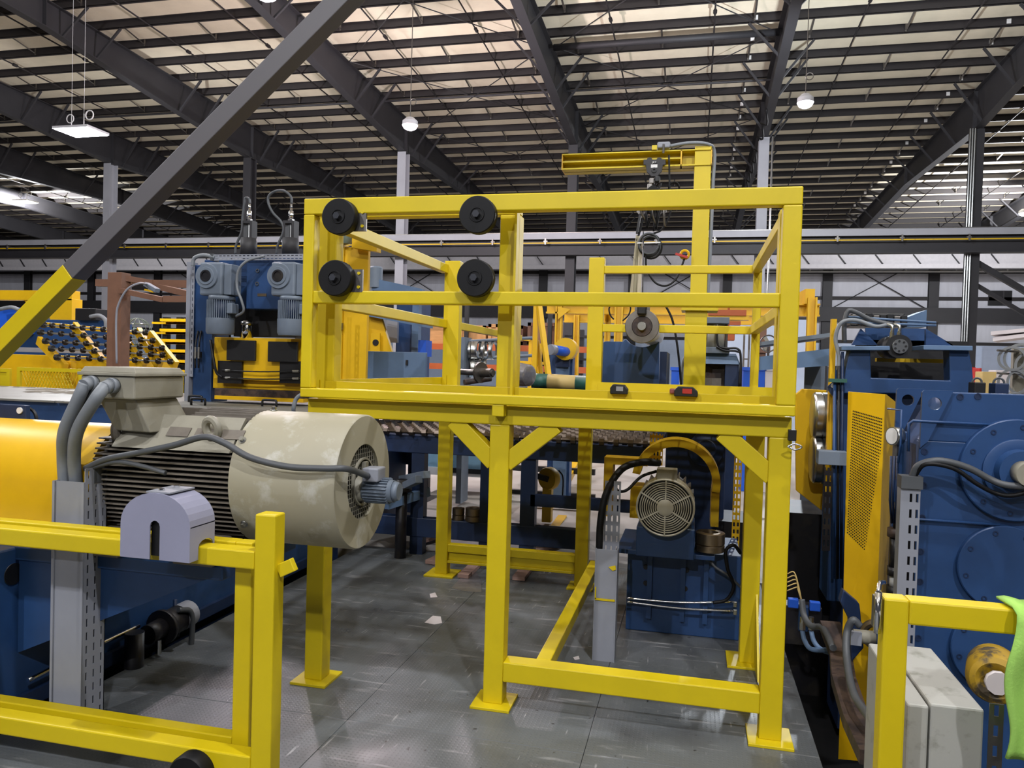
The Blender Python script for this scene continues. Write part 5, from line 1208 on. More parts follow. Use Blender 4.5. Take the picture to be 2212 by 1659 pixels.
for k_ in range(3): MB().torus(b + Vector((0, .01 * k_, 0)), (.3 * k_ - .3, 1, .3), .045, .008, 18, 5).build('spare_coil', BLK, ht)
MB().bar(P(1383, 462, y=YJ - .1), P(1376, 505, y=YJ - .1), .03, .02).build('load_strap', BLP, ht)
for k_, (px, py) in enumerate(((1408, 392), (1420, 388), (1404, 404), (1418, 412))):
    b = P(px, py, y=YJ - .04); MB().cbox(b, .045, .06, .05).build('shackle_block', BLP if k_ % 2 else DST, ht, bev=.008)
# sling straps
sl_ = thing('sling_straps', 'faded cream lifting slings hanging in a bunch below the hoist', 'sling', P(1375, 560, y=YJ - .1))
for i, (pa, pb) in enumerate((((1378, 508), (1364, 640)), ((1381, 510), (1372, 640)), ((1384, 510), (1380, 650)))):
    MB().bar(P(*pa, y=YJ - .1 - i * .02), P(*pb, y=YJ - .1 - i * .02), .035, .008, up=(0, 1, 0)).build('strap', mat('sling%d' % i, ('A59C86', '8E8872', 'B5AC98')[i], .85), sl_)
# coiled cable and control pendant
cc = thing('cable_coil', 'coil of black cable tied with white cord below the hoist', 'cable', P(1403, 527, y=YJ - .15))
b = P(1402, 527, y=YJ - .15)
for i in range(4): MB().torus(b + Vector((i * .006, -.02 + i * .014, -.01 * i)), (.15 * (i - 1.5), 1, .1), .088 + .006 * (i % 2), .009, 28, 6).build('turn', BLK if i % 2 else CAB, cc)
MB().bar(b + Vector((-.1, -.05, .0)), b + Vector((.1, -.05, .005)), .01, .01).build('tie', WHT, cc)
hose('pendant_cable', 'black control cable swinging in a loop below the cable coil', [P(1395, 550, y=YJ - .15), P(1397, 580, y=YJ - .15), P(1415, 610, y=YJ - .15), P(1440, 617, y=YJ - .15), P(1462, 600, y=YJ - .12), P(1478, 560, y=YJ - .08)], .009, BLK)
pd = thing('control_pendant', 'yellow and red control pendant hooked on the jib mast', 'pendant', P(1479, 552, y=YJ - .08))
MB().torus(P(1479, 550, y=YJ - .08), (0, 1, .2), .035, .012, 20, 6).build('yellow_loop', YO, pd); MB().bar(P(1459, 548, y=YJ - .1), P(1485, 556, y=YJ - .1), .02, .02).build('red_hook', RED, pd)
hose('mast_conduit', 'grey flexible conduit arching over the jib arm and down the mast', [P(1446, 316, y=YJ - .02), P(1490, 309, y=YJ - .02), P(1530, 312, y=YJ), P(1543, 330, y=YJ + .05), P(1540, 400, y=YJ + .05), P(1531, 600, y=YJ + .05), P(1522, 700, y=YJ + .05)], .016, CND)
jx = thing('junction_box', 'small grey junction box on top of the jib arm', 'box', P(1434, 316, y=YJ)); b = P(1434, 315, y=YJ)
MB().cbox(b, .11, .08, .055).build('box', LGY, jx, bev=.01); MB().cyl(b - Vector((0, .05, .0)), b - Vector((0, .05, .08)), .01, 8).build('gland', DST, jx); b2 = P(1414, 320, y=YJ); MB().cbox(b2, .045, .05, .04).build('yellow_clip', Y_, jx)
# disc brake and blue stand plate
RB = 5.76
bs = thing('blue_stand', 'blue rounded stand plate with cut-out below the hanging roll disc', 'stand', P(1360, 840, y=6.5))
def S6(px, py, Y=6.5): q = P(px, py, y=Y); return (q.x, q.z)
b = P(1387, 706, y=6.5)
arc = [S6(1387 + 44 * math.cos(t), 706 + 44 * math.sin(t)) for t in [math.pi * k / 10 for k in range(2, 9)]]
MB().xz([S6(1297, 842), S6(1297, 750), S6(1300, 741), S6(1308, 737), S6(1345, 738)] + arc[::-1] + [S6(1424, 741), S6(1423, 846)], 6.5, .04).build('plate', BL, bs, bev=.004)
MB().box(P(1425, 800, y=6.6).x, P(1440, 800, y=6.6).x, 6.56, 7.4, ZCV, P(1430, 760, y=6.6).z).build('side_frame', BD, bs)
b = P(1387, 705, y=RB) - Vector((0, .06, 0))
db = thing('roll_disc', 'shiny round roll end disc with black clamp, hanging above the blue plate', 'roll disc', b)
MB().lathe(b + Vector((0, .06, 0)), (0, -1, 0), [(-.03, 0), (-.03, .124), (0, .126), (.004, .122), (.005, .076), (.0, .074)], 56).build('disc', DST, db)
MB().lathe(b + Vector((0, .06, 0)), (0, -1, 0), [(0, .074), (.012, .072), (.012, .035), (.012, 0)], 40).build('hub', RST, db); MB().lathe(b + Vector((0, .045, 0)), (0, -1, 0), [(0, .033), (.03, .033), (.034, .03), (.034, 0)], 32).build('shaft_end', SST, db)
c = P(1387, 668, y=RB); MB().cyl(c, P(1390, 500, y=YJ - .1), .006, 6).build('sling_wire', BLK, db); MB().cbox(c + Vector((0, .0, 0)), .066, .1, .085).build('clamp_body', BLP, db, bev=.01); MB().cbox(c + Vector((0, .03, .012)), .11, .04, .045).build('clamp_bracket', DST, db)
a_ = P(1391, 706, y=RB + .04); cy_ = MB().cyl(a_, a_ + Vector((.02, .9, -.02)), .095, 28).build('wrapped_roll', mat('plastic_wrap', 'B9BCCB', .25)); tag(cy_, 'pale plastic-wrapped roll behind the roll disc', 'roll')
hose('air_hose', 'black hose curving down right of the roll disc', [P(1435, 655, y=6.9), P(1452, 690, y=6.9), P(1462, 740, y=6.9), P(1468, 790, y=6.9), P(1472, 840, y=6.9)], .010, BLK, 'hose')
hose('air_hose', 'thin black hose loop left of the black clamp', [P(1325, 652, y=6.9), P(1316, 665, y=6.9), P(1318, 680, y=6.9), P(1326, 690, y=6.9)], .007, BLK, 'hose'); hose('air_hose', 'thin black hose loop touching the roll disc', [P(1355, 652, y=6.9), P(1362, 664, y=6.9), P(1358, 680, y=6.9), P(1345, 693, y=6.9)], .007, BLK, 'hose')
# power tools on the deck edge
def tool(label, px, py, wd, mtb, mt2):
    c = P(px, py, y=3.78); t = thing('power_tool', label, 'tool', c); 
    MB().xz([(c.x - wd / 2, c.z - .03), (c.x + wd / 2, c.z - .03), (c.x + wd / 2, c.z - .005), (c.x + wd * .3, c.z + .016), (c.x - wd * .35, c.z + .018), (c.x - wd / 2, c.z)], 3.75, .06).build('body', mtb, t, bev=.004)
    MB().box(c.x - wd * .15, c.x + wd * .25, 3.746, 3.75, c.z - .015, c.z + .008).build('label_plate', mt2, t)
tool('small black and silver battery tool on the deck edge', 1338, 838, .085, BLP, LGY); tool('black battery pack with red label on the deck edge', 1482, 843, .11, BLP, RED)
mb2 = P(1458, 845, y=3.79); tag(MB().cbox(mb2, .05, .04, .025).build('maroon_case', MAR, bev=.006), 'small maroon case left of the black battery pack', 'case')
# hydraulic cylinder press
cp = thing('cylinder_press', 'blue press with upright steel cylinder behind right deck rails', 'machine', P(1540, 840, y=8))
YH = 7.8
x0, x1, z0, z1 = rect(1524, 712, 1568, 750, YH); xm_ = (x0 + x1) / 2
MB().cyl((xm_, YH, P(1540, 755, y=YH).z), (xm_, YH, P(1540, 700, y=YH).z), .085, 24).build('cylinder', GRY, cp)
for dx in (-.1, .1): MB().cyl((xm_ + dx, YH, P(1540, 755, y=YH).z), (xm_ + dx, YH, P(1540, 700, y=YH).z), .014, 8).build('tie_rod', DST, cp)
zz = P(1540, 700, y=YH).z; MB().box(xm_ - .12, xm_ + .12, YH - .12, YH + .12, zz, zz + .06).build('cap_block', GEA, cp, bev=.004)
zz = P(1540, 757, y=YH).z; MB().box(xm_ - .13, xm_ + .13, YH - .13, YH + .12, zz - .03, zz + .03).build('base_block', GEA, cp, bev=.004)
x0, x1, z0, z1 = rect(1480, 768, 1598, 786, YH); MB().quadbox([(x0, YH - .1, z0), (x1, YH - .1, z0), (x1, YH + .3, z0), (x0, YH + .3, z0), (x0 + .04, YH - .06, z1 + .02), (x1 - .04, YH - .06, z1 + .02), (x1 - .04, YH + .3, z1 + .02), (x0 + .04, YH + .3, z1 + .02)]).build('top_plate', BG, cp)
for pa, pb in ((1477, 1512), (1565, 1595)):
    x0, x1, _, z1 = rect(pa, 785, pb, 845, YH); MB().box(x0, x1, YH - .08, YH + .3, .3, z0).build('side_frame', BD, cp, bev=.004)
x0, x1, _, _ = rect(1512, 785, 1565, 845, YH); MB().box(x0, x1, YH + .05, YH + .1, .3, z0).build('dark_core', RST, cp)
MB().box(x0 + .03, x1 - .03, YH - .02, YH + .05, .3, z0 - .14).build('die', DST, cp)
hose('press_pipe', 'tan hose arching from the press base block to the left', [P(1520, 757, y=YH - .1), P(1500, 757, y=YH - .1), P(1482, 768, y=YH - .1), P(1474, 790, y=YH - .1), P(1472, 830, y=YH - .1)], .013, CND, 'hose')
for i in range(2): hose('press_pipe', ('outer', 'inner')[i] + ' dark pipe bending over the right side of the press', [P(1549, 700 + i * 50, y=YH - .14), P(1550, 742 + i * 8, y=YH - .14), P(1565, 752 + i * 5, y=YH - .14), P(1592, 753 + i * 6, y=YH - .14), P(1600, 770, y=YH - .14), P(1600 - i * 3, 835, y=YH - .14)], .011, BLP, 'pipe')
# bins and small far things
for i, (pa, pb, mt, lab) in enumerate(((1605, 1621, BB, 'bright blue bin left of the rear corner post'), (1634, 1652, BB, 'bright blue bin right of the rear corner post'), (1652, 1668, PAP, 'pale cardboard box beside the blue bin'), (1450, 1467, BB, 'bright blue bin left of the cylinder press'))):
    x0, x1, z0, z1 = rect(pa, 793, pb, 842, 11.5); o = thing('storage_bin', lab, 'bin' if i != 2 else 'box', (x0, 11.6, 0)); MB().quadbox([(x0 + .02, 11.5, 0), (x1 - .02, 11.5, 0), (x1 - .02, 12, 0), (x0 + .02, 12, 0), (x0, 11.46, z1 - .05), (x1, 11.46, z1 - .05), (x1, 12.02, z1 - .05), (x0, 12.02, z1 - .05)]).build('body', mt, o); MB().box(x0 - .015, x1 + .015, 11.44, 12.04, z1 - .05, z1).build('rim', mt, o)
x0, x1, z0, z1 = rect(1568, 715, 1620, 850, 20); wpan = tag(MB().box(x0, x1 + 1.5, 20, 20.1, 0, z1 + .3).build('pale_partition', WBL), 'pale partition wall seen through the right deck rails', 'partition')
for i, px in enumerate((1607, 1618)):
    pass
ld = thing('ladder', 'dark slim ladder leaning before the pale partition', 'ladder', P(1610, 840, y=18))
for px in (1606, 1617): x = P(px, 780, y=18).x; MB().box(x - .02, x + .02, 18, 18.05, 0, P(px, 722, y=18).z).build('rail', DST, ld)
for j in range(8):
    z = .25 + j * .25; MB().box(P(1606, 780, y=18).x, P(1617, 780, y=18).x, 18.01, 18.04, z, z + .03).build('rung', DST, ld)
x = P(1645, 780, y=12.5).x; tag(MB().box(x - .06, x + .06, 12.5, 12.6, 0, P(1645, 705, y=12.5).z).box(x - .12, x + .12, 12.45, 12.6, P(1645, 755, y=12.5).z - .05, P(1645, 755, y=12.5).z + .05).build('brown_post', BRN), 'brown post behind the rear corner of the deck rail', 'post')
fn = thing('floor_fan', 'grey floor fan stand behind the right deck rail', 'fan', P(1660, 760, y=12)); b = P(1660, 742, y=12); MB().torus(b, (.3, 1, 0), .12, .012, 20, 5).build('ring', DST, fn)
for i in range(3): t = i * 2.1; MB().bar(b, b + Vector((.11 * math.cos(t), 0, .11 * math.sin(t))), .05, .01, up=(0, 1, 0)).build('blade', GRY, fn)
MB().cyl(b, Vector((b.x, b.y + .1, 0)), .02, 8).build('stand', DST, fn)

# ================================================================== left middle distance: press line
YS = 7.0
def S7(px, py, Y=YS): q = P(px, py, y=Y); return (q.x, q.z)
pr = thing('gear_press', 'blue and yellow press with two grey gearmotors, left of the platform', 'press', P(540, 870, y=YS))
def pbox(name, mt, par, px0, py0, px1, py1, Y, d, bev=.004, zmin=None):
    x0, x1, z0, z1 = rect(px0, py0, px1, py1, Y); return MB().box(x0, x1, Y, Y + d, z0 if zmin is None else zmin, z1).build(name, mt, par, bev=bev)
pbox('head_block', BL, pr, 532, 556, 664, 668, YS, .5, .01)
pbox('rear_beam', BL, pr, 440, 560, 700, 700, YS + .3, .2, .01)
pbox('side_column', BL, pr, 418, 572, 458, 868, YS + .12, .3, .008)
pbox('side_column', BL, pr, 655, 572, 690, 868, YS + .12, .3, .008)
pbox('lower_head', YO, pr, 462, 730, 668, 822, YS + .05, .3, .006)
pbox('lower_beam', YO, pr, 460, 800, 668, 842, YS + .12, .3, .006)
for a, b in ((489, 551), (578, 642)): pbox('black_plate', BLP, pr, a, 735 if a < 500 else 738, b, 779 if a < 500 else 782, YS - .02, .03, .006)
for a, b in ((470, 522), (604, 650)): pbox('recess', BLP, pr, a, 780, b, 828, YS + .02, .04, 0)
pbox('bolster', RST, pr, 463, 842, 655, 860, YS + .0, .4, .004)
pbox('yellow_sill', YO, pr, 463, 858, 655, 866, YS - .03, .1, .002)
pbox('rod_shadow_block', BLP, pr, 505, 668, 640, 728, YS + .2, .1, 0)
q = P(533, 710, y=YS + .1); MB().cyl(q - Vector((0, 0, .1)), q + Vector((0, 0, .08)), .052, 24).build('piston_rod', CHR, pr); MB().cyl(q + Vector((0, 0, .04)), q + Vector((0, 0, .07)), .06, 24).build('rod_collar', SST, pr)
for px, py in ((557, 585), (556, 613)): q = P(px, py, y=YS - .002); MB().ring(q, (0, -1, 0), .012, .02, .01, 20).build('lube_port', SST, pr)
q = P(566, 637, y=YS - .003); MB().cbox(q, .1, .004, .028).build('name_plate', BRZ, pr)
for py in (800, 816):
    MB().tube([P(480, py, y=YS), P(560, py + 3, y=YS - .02), P(650, py + 2, y=YS)], .008, 6, 5).build('hydraulic_line', BLP, pr)
    MB().cyl(P(487, py, y=YS), P(498, py, y=YS), .013, 6).build('line_fitting', SST, pr); MB().cyl(P(632, py + 2, y=YS), P(645, py + 2, y=YS), .013, 6).build('line_fitting', SST, pr)
MB().tube([P(455, 735, y=YS), P(462, 780, y=YS - .05), P(468, 805, y=YS - .03), P(480, 815, y=YS)], .014, 8, 6).build('hydraulic_line', BLP, pr)
for px in (422, 429):
    MB().tube([P(px, 795, y=YS + .05), P(px, 750, y=YS + .05), P(px + 6, 715, y=YS + .1)], .010, 6, 5).build('riser_line', BLP, pr); q = P(px, 762, y=YS + .03); MB().cyl(q - Vector((0, 0, .06)), q + Vector((0, 0, .06)), .013, 6).build('line_fitting', SST, pr)
q = P(427, 766, y=YS + .04); MB().cbox(q, .08, .03, .06).build('line_clamp', BLP, pr)
# slotted trays of the press
x0, x1, z0, z1 = rect(462, 549, 655, 562, YS - .04); t = thing('press_tray', 'horizontal slotted grey tray across the top of the press', 'cable tray', (x0, YS, z0))
k_ = MB().slotted(0, z1 - z0, 0, 0, x1 - x0, 2, .008, .03, .045); m = MB(); m.v = [(x0 + c, YS - .04 + b, z0 + a) for a, b, c in k_.v]; m.f = k_.f; m.sm = k_.sm
m.build('slotted_face', LGY, t); MB().box(x0 - .03, x0, YS - .06, YS + .05, z0 - .005, z1 + .005).build('end_cap', CAB, t)
x0, x1, z0, z1 = rect(404, 566, 418, 812, YS + .1); t = thing('press_upright', 'upright aluminium slotted rail at the left side of the press', 'rail', (x0, YS, z0))
MB().box(x0, x1 - .03, YS + .08, YS + .2, 0, z1).build('profile', LGY, t); MB().slotted(x1 - .03, x1 + .01, YS + .09, 1.5, z1, 1).build('slotted_face', LGY, t)
# gearmotors
def gearmotor(label, px, bevel):
    c = P(px, 600, y=YS - .25); t = thing('gearmotor', label, 'gearmotor', c, 'gearmotors of the press')
    s = YS / 1660 * 1.0
    w0 = .0042 * .98
    def X(a): return c.x + a * w0
    def Z(b): return c.z - b * w0
    MB().box(X(-40), X(22), YS - .25, YS - .02, Z(42), Z(-38)).build('gear_housing', GEA, t, bev=.02)
    MB().box(X(22), X(42), YS - .22, YS - .04, Z(40), Z(-34)).build('input_cover', GEA, t, bev=.008)
    MB().lathe((X(-18), YS - .25, Z(-4)), (0, -1, 0), [(0, .125), (.02, .12), (.02, .09), (.03, .085), (.03, .06)], 32).build('output_flange', GEA, t)
    MB().lathe((X(-18), YS - .275, Z(-4)), (0, -1, 0), [(0, .06), (.012, .058), (.012, .042), (.0, .04), (0, 0)], 28).build('seal', DRK, t)
    MB().cyl((X(5), YS - .14, Z(42)), (X(5), YS - .14, Z(52)), .13, 28).build('adapter', GEA, t)
    MB().cyl((X(2), YS - .14, Z(52)), (X(2), YS - .14, Z(98)), .118, 28).build('stator', BD, t)
    for i in range(40):
        a = 2 * math.pi * i / 40; d = Vector((math.cos(a), math.sin(a), 0)); o = Vector((X(2), YS - .14, 0)) + d * .124
        MB().bar(o + Vector((0, 0, Z(52))), o + Vector((0, 0, Z(98))), .007, .02, up=d).build('fin', GEA, t)
    MB().lathe((X(2), YS - .14, Z(96)), (0, 0, -1), [(0, .138), (.135, .137), (.16, .125), (.16, 0)], 32).build('fan_cowl', GEA, t)
    MB().box(X(30), X(46), YS - .22, YS - .1, Z(85), Z(60)).build('terminal_box', GEA, t, bev=.01)
    return t
gearmotor('left grey gearmotor hanging on the press', 462, 0); gearmotor('right grey gearmotor hanging on the press', 618, 0)
hose('press_cable', 'pair of grey cables curving between the two gearmotors', [P(572, 553, y=YS - .1), P(535, 563, y=YS - .2), P(515, 585, y=YS - .22), P(512, 620, y=YS - .22), P(522, 650, y=YS - .22), P(526, 672, y=YS - .2), P(510, 683, y=YS - .15)], .013, CND)
hose('press_cable', 'grey cable bending over the left end of the press tray', [P(416, 575, y=YS - .05), P(420, 558, y=YS - .05), P(440, 551, y=YS - .05), P(464, 556, y=YS - .04)], .02, CND)
# lift cylinders on top
for i, (px, lab) in enumerate(((537, 'left dark lift cylinder with chrome sensor on top of the press'), (627, 'right dark lift cylinder with chrome sensor on top of the press'))):
    b = P(px, 549, y=YS + .12); t = thing('lift_cylinder', lab, 'cylinder', b, 'lift cylinders of the press')
    z = lambda py: P(px, py, y=YS + .12).z
    MB().cyl((b.x, b.y, b.z - .02), (b.x, b.y, z(515)), .083, 24).build('barrel', STL, t)
    for dx in (-.05, .05): MB().box(b.x + dx - .013, b.x + dx + .013, b.y - .05, b.y + .05, z(515), z(484)).build('clevis_cheek', STL, t)
    MB().box(b.x - .063, b.x + .063, b.y - .05, b.y + .05, z(484), z(478)).build('clevis_top', STL, t); MB().cyl((b.x, b.y, z(515)), (b.x, b.y, z(480)), .012, 8).build('stem', SST, t)
    MB().cyl((b.x, b.y, z(478)), (b.x, b.y, z(474)), .03, 6).cyl((b.x, b.y, z(474)), (b.x, b.y, z(456)), .022, 12).cyl((b.x, b.y, z(456)), (b.x, b.y, z(440)), .012, 10).build('sensor_head', CHR, t)
    if i: pts = [(630, 440), (628, 424), (612, 412), (592, 414), (580, 425), (580, 440), (590, 460), (608, 480), (612, 500), (600, 530), (597, 549)]
    else: pts = [(540, 440), (538, 430), (530, 428), (528, 440), (524, 470), (522, 500), (510, 530), (508, 549)]
    MB().tube([P(a, c_, y=YS + .08) for a, c_ in pts], .013, 8, 6).build('sensor_cable', CAB, t)
# machine bed with grey cover plates and handles
BEDP = mat('bed_plate', '77756E', .5, var=.12)
bd = thing('machine_bed', 'long blue machine bed with grey cover plates behind the big motor', 'machine bed', (-6, 6.6, 0))
zb_ = P(430, 878, y=6.3).z
MB().box(-10.5, -3.3, 6.25, 8.6, .2, zb_ - .02).build('bed_body', BL, bd, bev=.006); MB().box(-10.4, -3.35, 6.4, 8.5, -.56, .2).build('plinth', BD, bd)
for i in range(8):
    x = -10.5 + i * .9; MB().box(x + .01, x + .89, 6.2, 6.72, zb_ - .02, zb_).build('cover_plate', BEDP, bd, bev=.003)
MB().box(-10.5, -3.3, 6.73, 8.6, zb_ - .02, zb_ - .004).build('rear_plate', BEDP, bd)
for px, py, Y in ((422, 856, 6.9), (428, 872, 6.45), (582, 862, 6.7)):
    b = P(px, py, y=Y); MB().tube([(b.x - .075, Y, zb_), (b.x - .075, Y, zb_ + .05), (b.x - .055, Y, zb_ + .062), (b.x + .055, Y, zb_ + .062), (b.x + .075, Y, zb_ + .05), (b.x + .075, Y, zb_)], .011, 8, 2).build('handle', BLP, bd)
# roller rack
YRK = 9.0
rk = thing('roller_rack', 'inclined rack of dark rollers on yellow arms at the far left', 'roller rack', P(240, 800, y=YRK))
rows = [((97, 702), (320, 719), 10), ((91, 718), (336, 736), 10), ((102, 737), (356, 752), 11), ((115, 753), (358, 767), 10), ((127, 772), (374, 781), 10)]
rmesh = MB().lathe((0, 0, 0), (1, 0, 0), [(-.022, .014), (-.022, .036), (-.018, .039), (.018, .039), (.022, .036), (.022, .014)], 16).mesh('roller'); rmesh.materials.append(mat('roller_dark', '2B2522', .35, metal=.5, var=.15))
for k, (a, b, n) in enumerate(rows):
    A_, B_ = P(*a, y=YRK - .05 * k), P(*b, y=YRK - .05 * k)
    MB().cyl(A_, B_, .013, 8).build('axle', SST, rk)
    MB().cyl(A_, A_ - (B_ - A_).normalized() * .05, .045, 8).build('axle_end', BLP, rk)
    for i in range(n):
        o = link('roller', rmesh, rk); o.location = A_ + (B_ - A_) * ((i + .75) / n) - rk.location; o.rotation_euler = (0, 0, 0)
for (a, b) in (((84, 735), (142, 795)), ((160, 703), (232, 795)), ((255, 712), (310, 795)), ((298, 715), (345, 792)), ((325, 722), (380, 790))):
    A_, B_ = P(*a, y=YRK + .1), P(*b, y=YRK - .15); MB().bar(A_, B_, .06, .12).build('arm', YO, rk)
MB().bar(P(92, 700, y=YRK + .2), P(330, 722, y=YRK + .2), .1, .06).build('arm_tie', YO, rk)
for px in (140, 300): x = P(px, 800, y=YRK).x; MB().box(x - .05, x + .05, YRK + .05, YRK + .15, 0, P(px, 780, y=YRK).z).build('stand', YO, rk)
# blue machine and yellow gantry behind the rack
b2 = thing('blue_coiler', 'blue machine with dark valves behind the roller rack', 'machine', P(120, 800, y=11))
pbox('body', BL, b2, -60, 690, 240, 800, 11.2, .5, .01, zmin=0); pbox('top_panel', BB, b2, -60, 664, 55, 720, 11.0, .2, .005); pbox('valve', BLP, b2, 162, 666, 206, 692, 11.1, .3, .01); pbox('front_ledge', LGY, b2, 20, 752, 200, 762, 10.4, .6, .003)
MB().tube([P(195, 684, y=11.1), P(215, 682, y=11.1), P(228, 692, y=11.1), P(229, 712, y=11.1)], .035, 8, 5).build('hose_bend', CND, b2); MB().tube([P(0, 668, y=10.9), P(25, 664, y=10.9), P(42, 670, y=10.9)], .035, 8, 5).build('hose_bend', CND, b2)
yg = thing('yellow_portal', 'yellow portal frame with gusset behind the yellow brace end', 'frame', P(130, 700, y=11.8))
pbox('beam', YO, yg, -80, 627, 155, 648, 11.8, .2); pbox('post', YO, yg, 108, 645, 155, 700, 11.8, .25, .004, 0)
MB().xz([S7(48, 648, 11.8), S7(110, 648, 11.8), S7(110, 690, 11.8)], 11.82, .05).build('gusset', YO, yg); pbox('post', YO, yg, -80, 645, -55, 700, 11.8, .25, .004, 0)
yb_ = thing('coiler_machine', 'low orange-yellow machine base under the roller rack', 'machine base', P(70, 800, y=9.6)); pbox('body', YO, yb_, -60, 768, 320, 800, 9.7, .5, .005, 0)
# mesh guards
for i, (pa, pb, lab) in enumerate(((-60, 20, 'plain yellow guard panel at the left edge'), (36, 176, 'yellow framed guard with expanded-metal mesh, far left'), (385, 416, 'narrow yellow mesh guard left of the press'))):
    Yg = 8.75; x0, x1, z0, z1 = rect(pa, 795 if i < 2 else 803, pb, 850 if i < 2 else 862, Yg)
    t = thing('mesh_guard', lab, 'guard', (x0, Yg, z0), 'yellow mesh guards'); fw = .05
    MB().box(x0, x1, Yg, Yg + .04, z1 - fw, z1).build('frame_top', Y_, t); MB().box(x0, x0 + fw, Yg, Yg + .04, 0, z1 - fw).build('frame_side', Y_, t); MB().box(x1 - fw, x1, Yg, Yg + .04, 0, z1 - fw).build('frame_side', Y_, t)
    if i == 0: MB().box(x0 + fw, x1 - fw, Yg + .015, Yg + .02, 0, z1 - fw).build('panel', Y_, t)
    else:
        m = MB(); d = .05; n = int((x1 - x0 - 2 * fw) / d) + 12
        for k in range(n):
            for sg in (-1, 1):
                xs_ = x0 + fw + (k - 6) * d; za, zb2 = max(.8, z0 - .1), z1 - fw; xa, xb = xs_, xs_ + sg * (zb2 - za) * .5
                if min(xa, xb) < x0 + fw or max(xa, xb) > x1 - fw: continue
                m.bar((xa, Yg + .02, za), (xb, Yg + .02, zb2), .006, .006)
        mo2 = m.build('expanded_mesh', Y_, t); mo2['kind'] = 'stuff'
# brown primer frame
bf = thing('cantilever_jig', 'brown primed steel post with cantilever frame, above the terminal box', 'frame', P(245, 800, y=8))
pbox('post', BRN, bf, 231, 588, 261, 790, 8.0, .16, .004, zb_ - .004)
for (a, ya, b, yb2, w_) in (((262, 600), 8.05, (330, 612), 8.4, .07), ((210, 611), 8.4, (412, 614), 8.4, .09), ((262, 628), 8.0, (356, 648), 7.7, .06), ((356, 646), 7.7, (412, 646), 7.7, .07), ((345, 620), 8.4, (412, 636), 8.0, .07)):
    MB().bar(P(*a, y=ya), P(*b, y=yb2), .07, w_).build('frame_bar', BRN, bf)
hose('lamp_cable', 'thin white cable arching down the brown post', [P(318, 614, y=8.2), P(300, 612, y=7.95), P(275, 625, y=7.9), P(257, 655, y=7.9), P(251, 690, y=7.9), P(252, 785, y=7.9)], .012, LGY)
wl = thing('work_light', 'small work light clamped to the brown frame', 'lamp', P(325, 618, y=8.2)); MB().bar(P(288, 620, y=8.2), P(316, 621, y=8.2), .06, .07).build('body', BLP, wl); MB().bar(P(316, 614, y=8.2), P(340, 628, y=8.15), .07, .05).build('head', GEA, wl); MB().bar(P(314, 626, y=8.15), P(334, 631, y=8.15), .04, .02).build('yellow_label', YO, wl)
# caged fan
c = P(296, 716, y=10.5); fa = thing('caged_fan', 'dome-shaped wire cage fan behind the brown post', 'fan', c)
for i in range(7): MB().torus(c, (math.cos(i * .45), math.sin(i * .45), .0), .21, .006, 28, 4).build('cage_ring', CLR, fa)
for z_ in (-.12, 0, .12): MB().torus(c + Vector((0, 0, z_)), (0, 0, 1), math.sqrt(.21 ** 2 - z_ ** 2), .006, 28, 4).build('cage_ring', CLR, fa)
MB().cyl(c - Vector((.05, 0, 0)), c + Vector((.08, 0, 0)), .06, 14).build('fan_motor', GRN, fa); MB().cyl(c - Vector((0, 0, .2)), (c.x, c.y, 0), .03, 8).build('stand', GRN, fa)
# cabinet hose right of the motor
hose('loose_hose', 'grey hose bending down beside the left corner of the deck', [P(655, 850, y=6.0), P(640, 862, y=6.0), P(634, 885, y=6.0), P(640, 905, y=6.1), P(640, 960, y=6.3)], .018, CND, 'hose')
# ---- far right: hoop stack, pale boards, boxes beyond the gearbox
st_ = thing('ring_stand', 'grey stand holding large steel rings at the right edge', 'rack', P(2200, 850, y=9))
pbox('frame', GRY, st_, 2188, 752, 2300, 840, 9.1, .06, 0, 0)
for i, (px, py, r) in enumerate(((2186, 775, .13), (2206, 775, .16), (2188, 825, .14), (2208, 825, .14), (2228, 790, .15))):
    b = P(px, py, y=8.95); tag(MB().lathe(b, (.35, 1, 0), [(-.05, r - .025), (-.05, r), (.05, r), (.05, r - .025), (-.05, r - .025)], 36).build('large_ring', SST), ['large steel ring, upper left on the ring stand', 'large steel ring, upper right on the ring stand', 'large steel ring, lower left on the ring stand', 'large steel ring, lower right on the ring stand', 'large steel ring, rightmost on the ring stand'][i], 'ring', 'large steel rings')
for i, py in enumerate((757, 806)): MB().cyl(P(2155, py, y=8.8), P(2200, py + 3, y=9.1), .012, 6).build('peg', DST, st_)
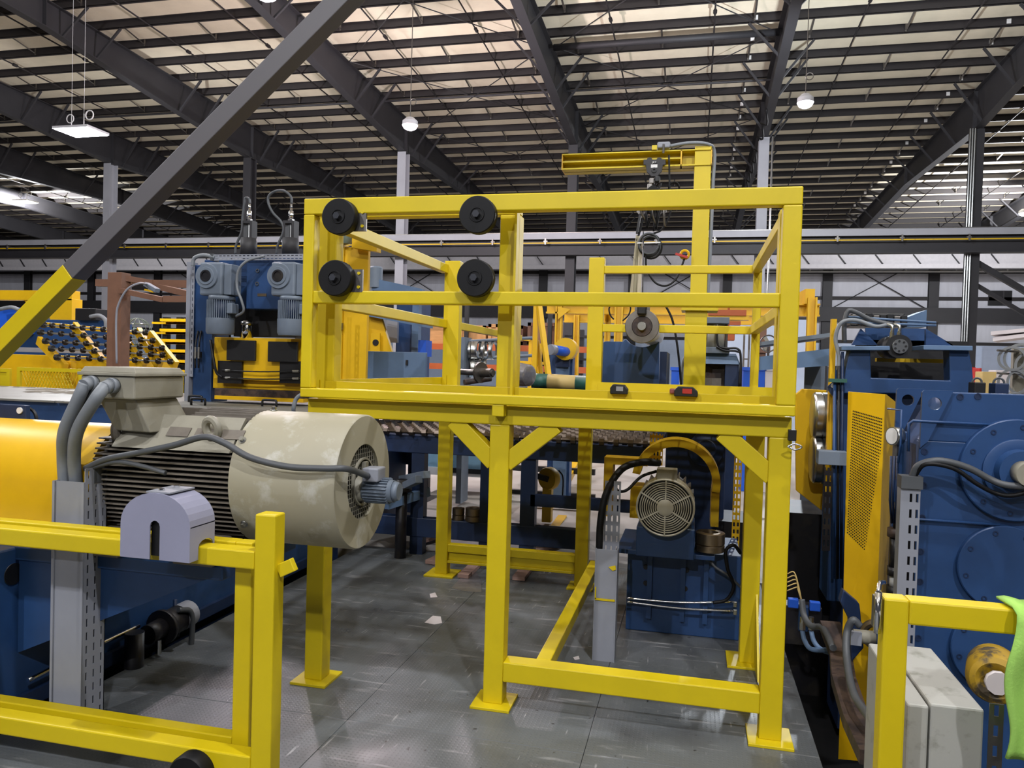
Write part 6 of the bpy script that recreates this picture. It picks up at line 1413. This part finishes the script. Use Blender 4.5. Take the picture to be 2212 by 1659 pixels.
wb2 = thing('board_shelf', 'pale long boards on cantilever arms, right edge', 'rack', P(2180, 720, y=12)); 
for pa, ya, pb, yb2 in ((2145, 722, 2330, 705), (2150, 735, 2330, 712)): MB().bar(P(pa, ya, y=12), P(pb, yb2, y=11.6), .5, .05).build('board', PAP, wb2)
pbox('arm', BRN, wb2, 2230, 690, 2260, 800, 12.2, .1, 0, 0)
for i, (pa, ya, pb, yb2, mt, lab) in enumerate(((2105, 826, 2130, 846, BLP, 'black lunch-box-like case on top of the blue gearbox'), (2150, 828, 2180, 846, BD, 'navy blue pot on top of the blue gearbox'))):
    x0, x1, z0, z1 = rect(pa, ya, pb, yb2, 4.6); t = thing('top_case', lab, 'case', (x0, 4.6, z0)); MB().box(x0, x1, 4.6, 4.7, 0, z1).build('body', mt, t, bev=.005); MB().torus(((x0 + x1) / 2, 4.65, z1), (0, 1, 0), (x1 - x0) * .4, .006, 20, 5).build('bail', CAB, t)
for i, (pa, ya, pb, yb2, mt, lab, Y) in enumerate(((2122, 803, 2152, 850, TAN, 'cream cabinet against the pale lower wall', 16), (2150, 800, 2180, 850, PAP, 'white box right of the cream cabinet', 17), (1880 + 235, 795, 1885 + 235, 850, RED, 'thin red post before the pale lower wall', 17))):
    x0, x1, z0, z1 = rect(pa, ya, pb, yb2, Y); tag(MB().box(x0, x1, Y, Y + .4, 0, z1).build('far_cabinet', mt, bev=.01), lab, 'cabinet' if i < 2 else 'post')
x0, x1, z0, z1 = rect(2120, 750, 2320, 850, 34); pw_ = tag(MB().box(x0 - .3, x1, 34, 34.2, 0, z1).build('office_wall', WBL), 'pale blue office partition wall at the far right', 'partition')
x0, x1, z0, z1 = rect(2122, 809, 2134, 816, 33.9); sg_ = thing('wall_sign', 'small dark blue sign on the pale office partition', 'sign', (x0, 33.9, z0)); MB().box(x0, x1, 33.94, 33.98, z0, z1).build('board', BB, sg_); MB().box(x0 + .04, x1 - .04, 33.93, 33.94, (z0 + z1) / 2 - .02, (z0 + z1) / 2 + .02).build('lettering_bar', WHT, sg_)
